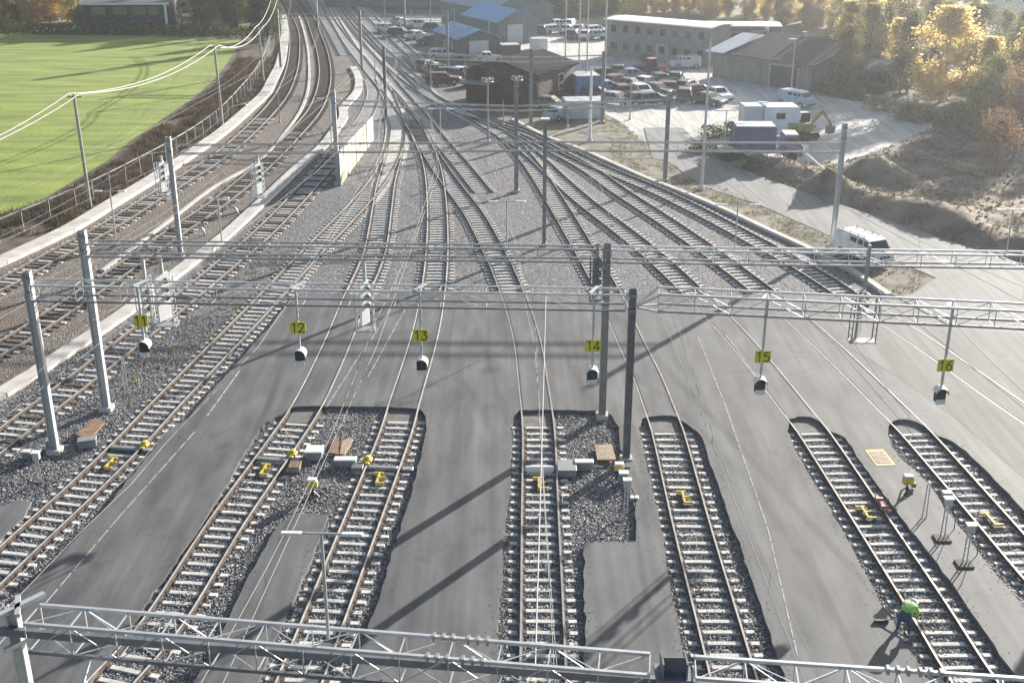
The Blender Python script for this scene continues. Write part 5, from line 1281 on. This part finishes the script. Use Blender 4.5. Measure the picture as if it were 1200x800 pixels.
# ================================================================ TREES
def crown_mesh(name, m, h, rx, n, shape='birch', seed=0, leaf=.34, z0=1.5):
    g = np.random.default_rng(seed); nc = 46 if shape != 'conifer' else 60
    cs = []
    while len(cs) < nc:
        u = g.uniform(0, 1); z = z0+(h-z0)*u
        if shape == 'conifer': r = rx*(1-u)*.95+.15
        elif shape == 'birch': r = rx*(math.sin(math.pi*min(1, u*.86+.14))**.75)
        else: r = rx*(math.sin(math.pi*min(1, u*.8+.2))**.6)
        a = g.uniform(0, 6.28); rr = r*math.sqrt(g.uniform(.05, 1)); cs.append((rr*math.cos(a), rr*math.sin(a), z))
    cs = np.array(cs); sig = rx*(.2 if shape != 'conifer' else .16)
    c = cs[g.integers(0, nc, n)]; P = c+g.normal(0, 1, (n, 3))*np.array([sig, sig, sig*(1.15 if shape != 'conifer' else .6)])
    P[:, 2] = np.clip(P[:, 2], z0*.6, h*1.03)
    d1 = g.normal(0, 1, (n, 3)); d1 /= np.linalg.norm(d1, axis=1)[:, None]; d2 = np.cross(d1, g.normal(0, 1, (n, 3))); d2 /= np.linalg.norm(d2, axis=1)[:, None]
    s = g.uniform(.5, 1.1, (n, 1))*leaf; A = P-d1*s*.6; B = P+d2*s*.4; C = P+d1*s*.6; D = P-d2*s*.4
    V = np.stack([A, B, C, D], 1).reshape(-1, 3); F = np.arange(4*n).reshape(-1, 4)
    me = bpy.data.meshes.new(name); me.from_pydata(V.tolist(), [], F.tolist()); me.materials.append(m); me.update(); return me
def trunk_mesh(m, h, r, rx, seed, limbs=9):
    g = random.Random(seed); b = MB(); b.tube((0, 0, 0), (.1, 0, h*.5), r, 7, r*.65); b.tube((.1, 0, h*.5), (0, .1, h*.93), r*.65, 6, r*.12)
    for k in range(limbs):
        z = h*(.2+.6*k/limbs); a = g.uniform(0, 6.28); l = rx*g.uniform(.5, .95)*(1-.5*k/limbs); b.tube((.05, 0, z), (l*math.cos(a), l*math.sin(a), z+l*.7), r*.32, 5, .02)
    ob = b.build('trunk', m); me = ob.data; bpy.data.objects.remove(ob); return me
LM = {'yellow': leaf_mat('leaf_yellow', (.50, .39, .15), (.84, .70, .34), .68), 'gold': leaf_mat('leaf_gold', (.52, .37, .17), (.82, .62, .34), .68),
      'green': leaf_mat('leaf_green', (.07, .09, .025), (.17, .17, .05), .4), 'olive': leaf_mat('leaf_olive', (.15, .14, .06), (.36, .32, .15), .5),
      'dark': leaf_mat('leaf_dark', (.02, .035, .02), (.05, .07, .035), .2), 'brown': leaf_mat('leaf_brown', (.16, .10, .06), (.34, .21, .12), .4)}
kinds = {}
for kd, sh_, hh, rx, n, bark in (('yellow', 'birch', 9, 1.9, 12000, 'bark_birch'), ('gold', 'birch', 10.5, 1.7, 12000, 'bark_birch'), ('olive', 'birch', 9.5, 2.2, 9500, 'bark'), ('green', 'round', 9, 2.9, 9500, 'bark'), ('dark', 'conifer', 12, 2.4, 4200, 'bark'), ('brown', 'round', 7, 2.5, 2200, 'bark')):
    kinds[kd] = [(crown_mesh('crown', LM[kd], hh, rx, n, sh_, 10*k+len(kd), .23, 1.0 if sh_ == 'conifer' else (1.7 if kd == 'brown' else .7)), trunk_mesh(M[bark], hh, .16, rx, k)) for k in range(3)]
def tree(kd, q, s, label, group=None, k=None, sz=None):
    k = random.randrange(3) if k is None else k; t = thing({'dark': 'conifer', 'yellow': 'birch_tree', 'gold': 'birch_tree'}.get(kd, 'tree'), label, 'tree', (q.x, q.y, -.1), random.uniform(0, 6.28), group); t.scale = (s, s, s*(sz or 1))
    for nm, me in (('crown', kinds[kd][k][0]), ('trunk', kinds[kd][k][1])): o = bpy.data.objects.new(nm, me); col.objects.link(o); o.parent = t
    return t
random.seed(5)
# named trees
t_ = tree('yellow', G(1104, 118), 1.2, 'big round bright yellow birch above the brush heaps at right', k=0); t_.scale = (1.75, 1.75, 1.15)
tree('yellow', G(1192, 135), 1.0, 'yellow birch at the right edge of the picture, right of the big yellow one', k=1)
tree('dark', G(309, 55), .9, 'dark conifer beside the far end of the verge fence', k=0)
tree('yellow', G(1028, 70), 1.25, 'yellow birch standing right of the barn ridge', k=2)
tree('yellow', G(1015, 80), 1.1, 'pale yellow birch directly right of the barn', k=1)
tree('gold', G(262, 22), .9, 'orange leaved tree among dark ones left of the throat', k=1)
tree('brown', G(1165, 205), .8, 'thin brown tree at the right edge above the dirt ground', k=1)
names = {'yellow': 'yellow birch', 'gold': 'golden birch', 'olive': 'olive leaved tree', 'green': 'dull green tree', 'dark': 'dark conifer', 'brown': 'bare brown tree'}
ORD = 'first second third fourth fifth sixth seventh eighth ninth tenth eleventh twelfth thirteenth fourteenth fifteenth sixteenth seventeenth eighteenth nineteenth twentieth'.split()
def wood(n, xr, yr, mix, where, smin=.8, smax=1.3, avoid=()):
    k = 0; pts = []; tries = 0; made = {}
    while k < n and tries < 4000:
        tries += 1
        x, y = random.uniform(*xr), random.uniform(*yr); q = G(x, y)
        if any((q-p).length < 2.7 for p in pts): continue
        if any((x-ax)**2/rx_**2+(y-ay)**2/ry_**2 < 1 for ax, ay, rx_, ry_ in avoid): continue
        kd = random.choices(list(mix), list(mix.values()))[0]; pts.append(q); k += 1
        made.setdefault(kd, []).append((x, tree(kd, q, random.uniform(smin, smax), '%s %s' % (names[kd], where), '%s %s' % (names[kd]+'s', where))))
    for kd, L in made.items():
        if len(L) <= 20:
            L.sort(key=lambda t: t[0])
            for i_, (x_, t_) in enumerate(L): t_['label'] = ('%s %s, %s from left' % (names[kd], where, ORD[i_])) if len(L) > 1 else 'the only %s %s' % (names[kd], where)
mixy = {'yellow': 6, 'gold': 5, 'olive': 1.2, 'green': .5, 'dark': .3}
wood(15, (640, 735), (6, 19), mixy, 'in the wood behind the thin masts', .55, .8)
wood(16, (735, 830), (10, 26), mixy, 'in the wood behind the long grey building', .55, .8, ((800, 40, 80, 20),))
wood(15, (830, 915), (12, 29), mixy, 'in the wood behind the brown rear block', .55, .8, ((860, 44, 60, 20),))
wood(15, (915, 1005), (18, 46), mixy, 'in the wood behind the barn', .6, .85, ((925, 55, 60, 22),))
wood(13, (990, 1230), (6, 34), {'yellow': 3, 'gold': 3, 'olive': 4, 'brown': 2}, 'in the back of the wood at top right', .65, .9, ((1180, 20, 40, 22),))
mixs = {'olive': 5, 'green': 1.5, 'yellow': 4, 'dark': .3}
wood(13, (985, 1075), (40, 112), mixs, 'in the shaded wood right of the barn', .7, 1.0)
wood(14, (1085, 1240), (30, 112), mixs, 'in the shaded wood around the big yellow birch', .7, 1.0, ((1104, 110, 38, 30), (1185, 30, 30, 20)))
wood(15, (1125, 1290), (112, 172), {'olive': 5, 'green': 3, 'brown': 3, 'yellow': .6}, 'along the upper edge of the dirt ground', .75, 1.05, ((1104, 118, 30, 30),))
wood(26, (-40, 102), (14, 33), {'yellow': 3, 'olive': 3, 'gold': 2, 'brown': 2}, 'left of the black building', .8, 1.1)
wood(20, (200, 318), (2, 36), {'green': 3, 'brown': 4, 'dark': 3, 'olive': 2}, 'between the black building and the throat', .7, 1.05)
wood(10, (-30, 330), (-14, -4), {'green': 3, 'olive': 3, 'dark': 2, 'brown': 2}, 'behind the black building', .9, 1.2)
wood(8, (296, 318), (14, 60), {'dark': 3, 'green': 3}, 'on the verge left of the curve', .5, .75)
# far wood closing the horizon
fv = []; g = np.random.default_rng(3); n = 26000
ang = g.uniform(-.62, .62, n); rad = g.uniform(300, 420, n); hgt = g.uniform(0, 1, n)**.8*(13+4*np.sin(ang*40)+3*np.sin(ang*97+rad*.1))
Pn = np.stack([rad*np.sin(ang), rad*np.cos(ang), hgt], 1); d1 = g.normal(0, 1, (n, 3)); d1 /= np.linalg.norm(d1, axis=1)[:, None]; d2 = np.cross(d1, g.normal(0, 1, (n, 3))); d2 /= np.linalg.norm(d2, axis=1)[:, None]
V = np.stack([Pn-d1*1.1, Pn+d2*.9, Pn+d1*1.1, Pn-d2*.9], 1).reshape(-1, 3)
me = bpy.data.meshes.new('far_wood'); me.from_pydata(V.tolist(), [], np.arange(4*n).reshape(-1, 4).tolist()); me.materials.append(LM['gold']); me.materials.append(LM['olive']); me.polygons.foreach_set('material_index', (np.sin(ang*55+rad*.05) > .1).astype(np.int32)); o = bpy.data.objects.new('far_wood', me); col.objects.link(o); o['kind'] = 'stuff'
# hedge along the far side of the field
hp = px([(-60, 44), (0, 40), (100, 41), (200, 42), (292, 44)]); hv = []; 
hl = catmull(hp, 1.0); V = []; F = []
for q in hl:
    for _ in range(38):
        p = Vector((q.x+random.gauss(0, .6), q.y+1.2+random.gauss(0, .8), random.uniform(0, 1.5))); a = Vector((random.gauss(0, 1), random.gauss(0, 1), random.gauss(0, 1))).normalized()*.28; c = a.orthogonal().normalized()*.22; i = len(V)
        V += [p-a, p+c, p+a, p-c]; F.append((i, i+1, i+2, i+3))
me = bpy.data.meshes.new('hedge'); me.from_pydata([tuple(v) for v in V], [], F); me.materials.append(LM['green']); o = bpy.data.objects.new('hedge', me); col.objects.link(o); tag(o, 'long low dark hedge along the far edge of the green field', 'hedge')
# bushes around the junk yard and heaps
bush = crown_mesh('foliage', LM['green'], 1.6, 1.3, 700, 'round', 77, .25, .2); bushb = crown_mesh('foliage', LM['olive'], 1.6, 1.3, 700, 'round', 78, .25, .2)
def shrub(q, s, me, label, group): o = bpy.data.objects.new('shrub', me); col.objects.link(o); o.location = (q.x, q.y, -.1); o.scale = (s, s, s*.8); o.rotation_euler = (0, 0, random.uniform(0, 6)); tag(o, label, 'shrub', group)
for x, y, s in ((856, 158, 1), (832, 160, .9), (820, 178, .8), (866, 176, .9), (842, 182, .8), (880, 198, .8), (945, 158, .9), (940, 165, .7)): shrub(G(x, y), s, bush, 'green shrub growing around the blue truck and the white cabin', 'shrubs around the blue truck')
for x, y, s in ((905, 92, 1.1), (925, 96, 1.2), (945, 98, 1.0), (968, 108, 1), (1000, 112, 1.2), (1030, 128, 1.2), (1060, 140, 1.3), (1075, 142, 1.2), (1100, 142, 1.1), (1125, 148, 1.3), (1150, 158, 1.3), (1178, 162, 1.4), (1140, 140, 1.5)): shrub(G(x, y), s, bushb, 'olive shrub along the edge of the wood right of the barn', 'shrubs along the wood edge')

# ================================================================ WORKER
def skin_body(root, joints, edges, rootj, mats, zone, name='body'):
    me = bpy.data.meshes.new(name); keys = list(joints); me.from_pydata([joints[k][0] for k in keys], [(keys.index(a), keys.index(b)) for a, b in edges], [])
    o = bpy.data.objects.new(name, me); col.objects.link(o); m = o.modifiers.new('skin', 'SKIN'); m.use_smooth_shade = True
    for i, k in enumerate(keys): r_ = joints[k][1]; me.skin_vertices[0].data[i].radius = (r_, r_) if not isinstance(r_, tuple) else r_; me.skin_vertices[0].data[i].use_root = (k == rootj)
    s = o.modifiers.new('sub', 'SUBSURF'); s.levels = 2; s.render_levels = 2
    bpy.context.view_layer.update(); me2 = bpy.data.meshes.new_from_object(o.evaluated_get(bpy.context.evaluated_depsgraph_get())); bpy.data.objects.remove(o)
    me2.materials.clear()
    for m_ in mats: me2.materials.append(m_)
    for f in me2.polygons: f.material_index = zone(f.center); f.use_smooth = True
    o = bpy.data.objects.new(name, me2); col.objects.link(o); o.parent = root; return o
q = G(1058, 741, .1)
wk = thing('person', 'person in a bright green hi-vis jacket and dark blue trousers bending down over the rail', 'person', (q.x, q.y, .1), R(-38))
# local: +y is where the person faces (away from the camera, to the right)
J = {'pel': ((0, -.06, .66), (.18, .15)), 'sp1': ((0, .10, .80), (.18, .15)), 'sp2': ((0, .30, .93), (.205, .165)), 'nk': ((0, .49, .94), (.075, .075)), 'hd0': ((0, .58, .90), (.085, .085)), 'hd1': ((0, .71, .84), (.10, .105)),
     'shL': ((-.20, .41, .91), (.09, .09)), 'elL': ((-.28, .52, .63), (.06, .06)), 'wrL': ((-.16, .66, .42), (.042, .042)), 'haL': ((-.12, .70, .35), (.045, .03)),
     'shR': ((.20, .41, .91), (.09, .09)), 'elR': ((.29, .47, .64), (.06, .06)), 'wrR': ((.16, .58, .46), (.042, .042)), 'haR': ((.10, .61, .39), (.045, .03)),
     'hpL': ((-.13, -.06, .60), (.12, .125)), 'knL': ((-.21, .22, .42), (.078, .082)), 'anL': ((-.20, -.06, .10), (.052, .055)), 'ftL': ((-.21, .12, .05), (.05, .045)),
     'hpR': ((.13, -.06, .60), (.12, .125)), 'knR': ((.21, .24, .42), (.078, .082)), 'anR': ((.20, -.06, .10), (.052, .055)), 'ftR': ((.21, .12, .05), (.05, .045))}
for sd_, sx in (('L', -1), ('R', 1)):
    hx, hy, hz = J['ha'+sd_][0]
    for n_, (dx, dy, dz) in enumerate(((.03, .05, -.01), (.012, .06, -.02), (-.008, .055, -.025), (-.025, .045, -.02))):
        J['f%s%d' % (sd_, n_)] = ((hx+dx, hy+dy*.6, hz+dz-.015), .011); J['g%s%d' % (sd_, n_)] = ((hx+dx, hy+dy*.7, hz+dz-.055), .009)
    J['t'+sd_] = ((hx-sx*.045, hy+.005, hz-.01), .012)
Ed = [('pel', 'sp1'), ('sp1', 'sp2'), ('sp2', 'nk'), ('nk', 'hd0'), ('hd0', 'hd1'), ('sp2', 'shL'), ('shL', 'elL'), ('elL', 'wrL'), ('wrL', 'haL'), ('sp2', 'shR'), ('shR', 'elR'), ('elR', 'wrR'), ('wrR', 'haR'),
      ('pel', 'hpL'), ('hpL', 'knL'), ('knL', 'anL'), ('anL', 'ftL'), ('pel', 'hpR'), ('hpR', 'knR'), ('knR', 'anR'), ('anR', 'ftR')]
for sd_ in 'LR':
    for n_ in range(4): Ed += [('ha'+sd_, 'f%s%d' % (sd_, n_)), ('f%s%d' % (sd_, n_), 'g%s%d' % (sd_, n_))]
    Ed.append(('ha'+sd_, 't'+sd_))
hivis = mat('hi_vis', (.30, .72, .06), .6, var=.12, scale=6); trous = mat('navy_trousers', (.045, .075, .14), .8, var=.2, scale=8); boot = mat('boots', (.03, .025, .02), .6); skin = mat('skin', (.55, .34, .25), .6)
refl = mat('reflective', (.72, .74, .66), .35)
def zone(c):
    if c.y > .53 and c.z > .76 and abs(c.x) < .14: return 3
    if c.z < .13: return 2
    if c.y > .54 and c.z < .47: return 3
    if (c.z > .72 and c.y > .03) or (c.y > .34 and c.z > .5 and abs(c.x) > .1) or (abs(c.x) > .23 and c.y > .36):
        if abs(c.y-.2) < .03 or (abs(abs(c.x)-.1) < .022 and .2 < c.y < .45 and c.z > .95): return 4
        return 0
    return 1
skin_body(wk, J, Ed, 'pel', [hivis, trous, boot, skin, refl], zone)
b = MB()
for k in range(5):
    r0, r1 = .135*math.cos(k*.3), .135*math.cos((k+1)*.3)
    b.tube((0, .71, .88+.135*math.sin(k*.3)), (0, .71, .88+.135*math.sin((k+1)*.3)), r0, 14, max(r1, .01))
b.tube((0, .74, .865), (0, .74, .88), .165, 14, .16); b.build('hard_hat', M['white'], wk, local=True, smooth=False)
# long handled brush
ca, sa = math.cos(R(-38)), math.sin(R(-38))
def wl(p): return (q.x+p[0]*ca-p[1]*sa, q.y+p[0]*sa+p[1]*ca, .1+p[2])
sv = thing('brush', 'long handled brush held by the bending person', 'brush', wl((-.3, .4, .1)))
b = MB(); b.tube(wl((.1, .61, .38)), wl((-.75, .05, .16)), .018, 8); b.build('handle', M['tanplate'], sv)
b = MB(); u = Vector(wl((-.80, .02, .13))); b.box(u, (.5, .12, .09), R(-3)); b.build('head', M['black'], sv, bevel=.01)  # black head laid where the tool's T-shaped shadow falls, standing in for it

hz = MB(); hz.box((0, 240, 20), (1100, 520, 64)); ho = hz.build('haze', None)
ho.data.materials.clear(); hm = bpy.data.materials.new('haze'); hm.use_nodes = True; N = hm.node_tree.nodes; N.remove(N['Principled BSDF'])
pv = N.new('ShaderNodeVolumePrincipled'); pv.inputs['Color'].default_value = (.86, .92, 1, 1); pv.inputs['Density'].default_value = HAZE; pv.inputs['Anisotropy'].default_value = .6
hm.node_tree.links.new(pv.outputs[0], N['Material Output'].inputs['Volume']); ho.data.materials.append(hm); ho['kind'] = 'stuff'
def pxx(o):
    v = Vector(o.location); return v.x/(v.y*math.cos(PITCH)-(v.z-CH)*math.sin(PITCH))
by = {}
for o in col.objects:
    if o.parent is None and 'label' in o.keys(): by.setdefault(o['label'], []).append(o)
for lab_, L in by.items():
    if 1 < len(L) <= 20:
        L.sort(key=pxx)
        for i_, o in enumerate(L): o['label'] = '%s, %s from left' % (lab_, ORD[i_])
print('objects', len(bpy.data.objects))
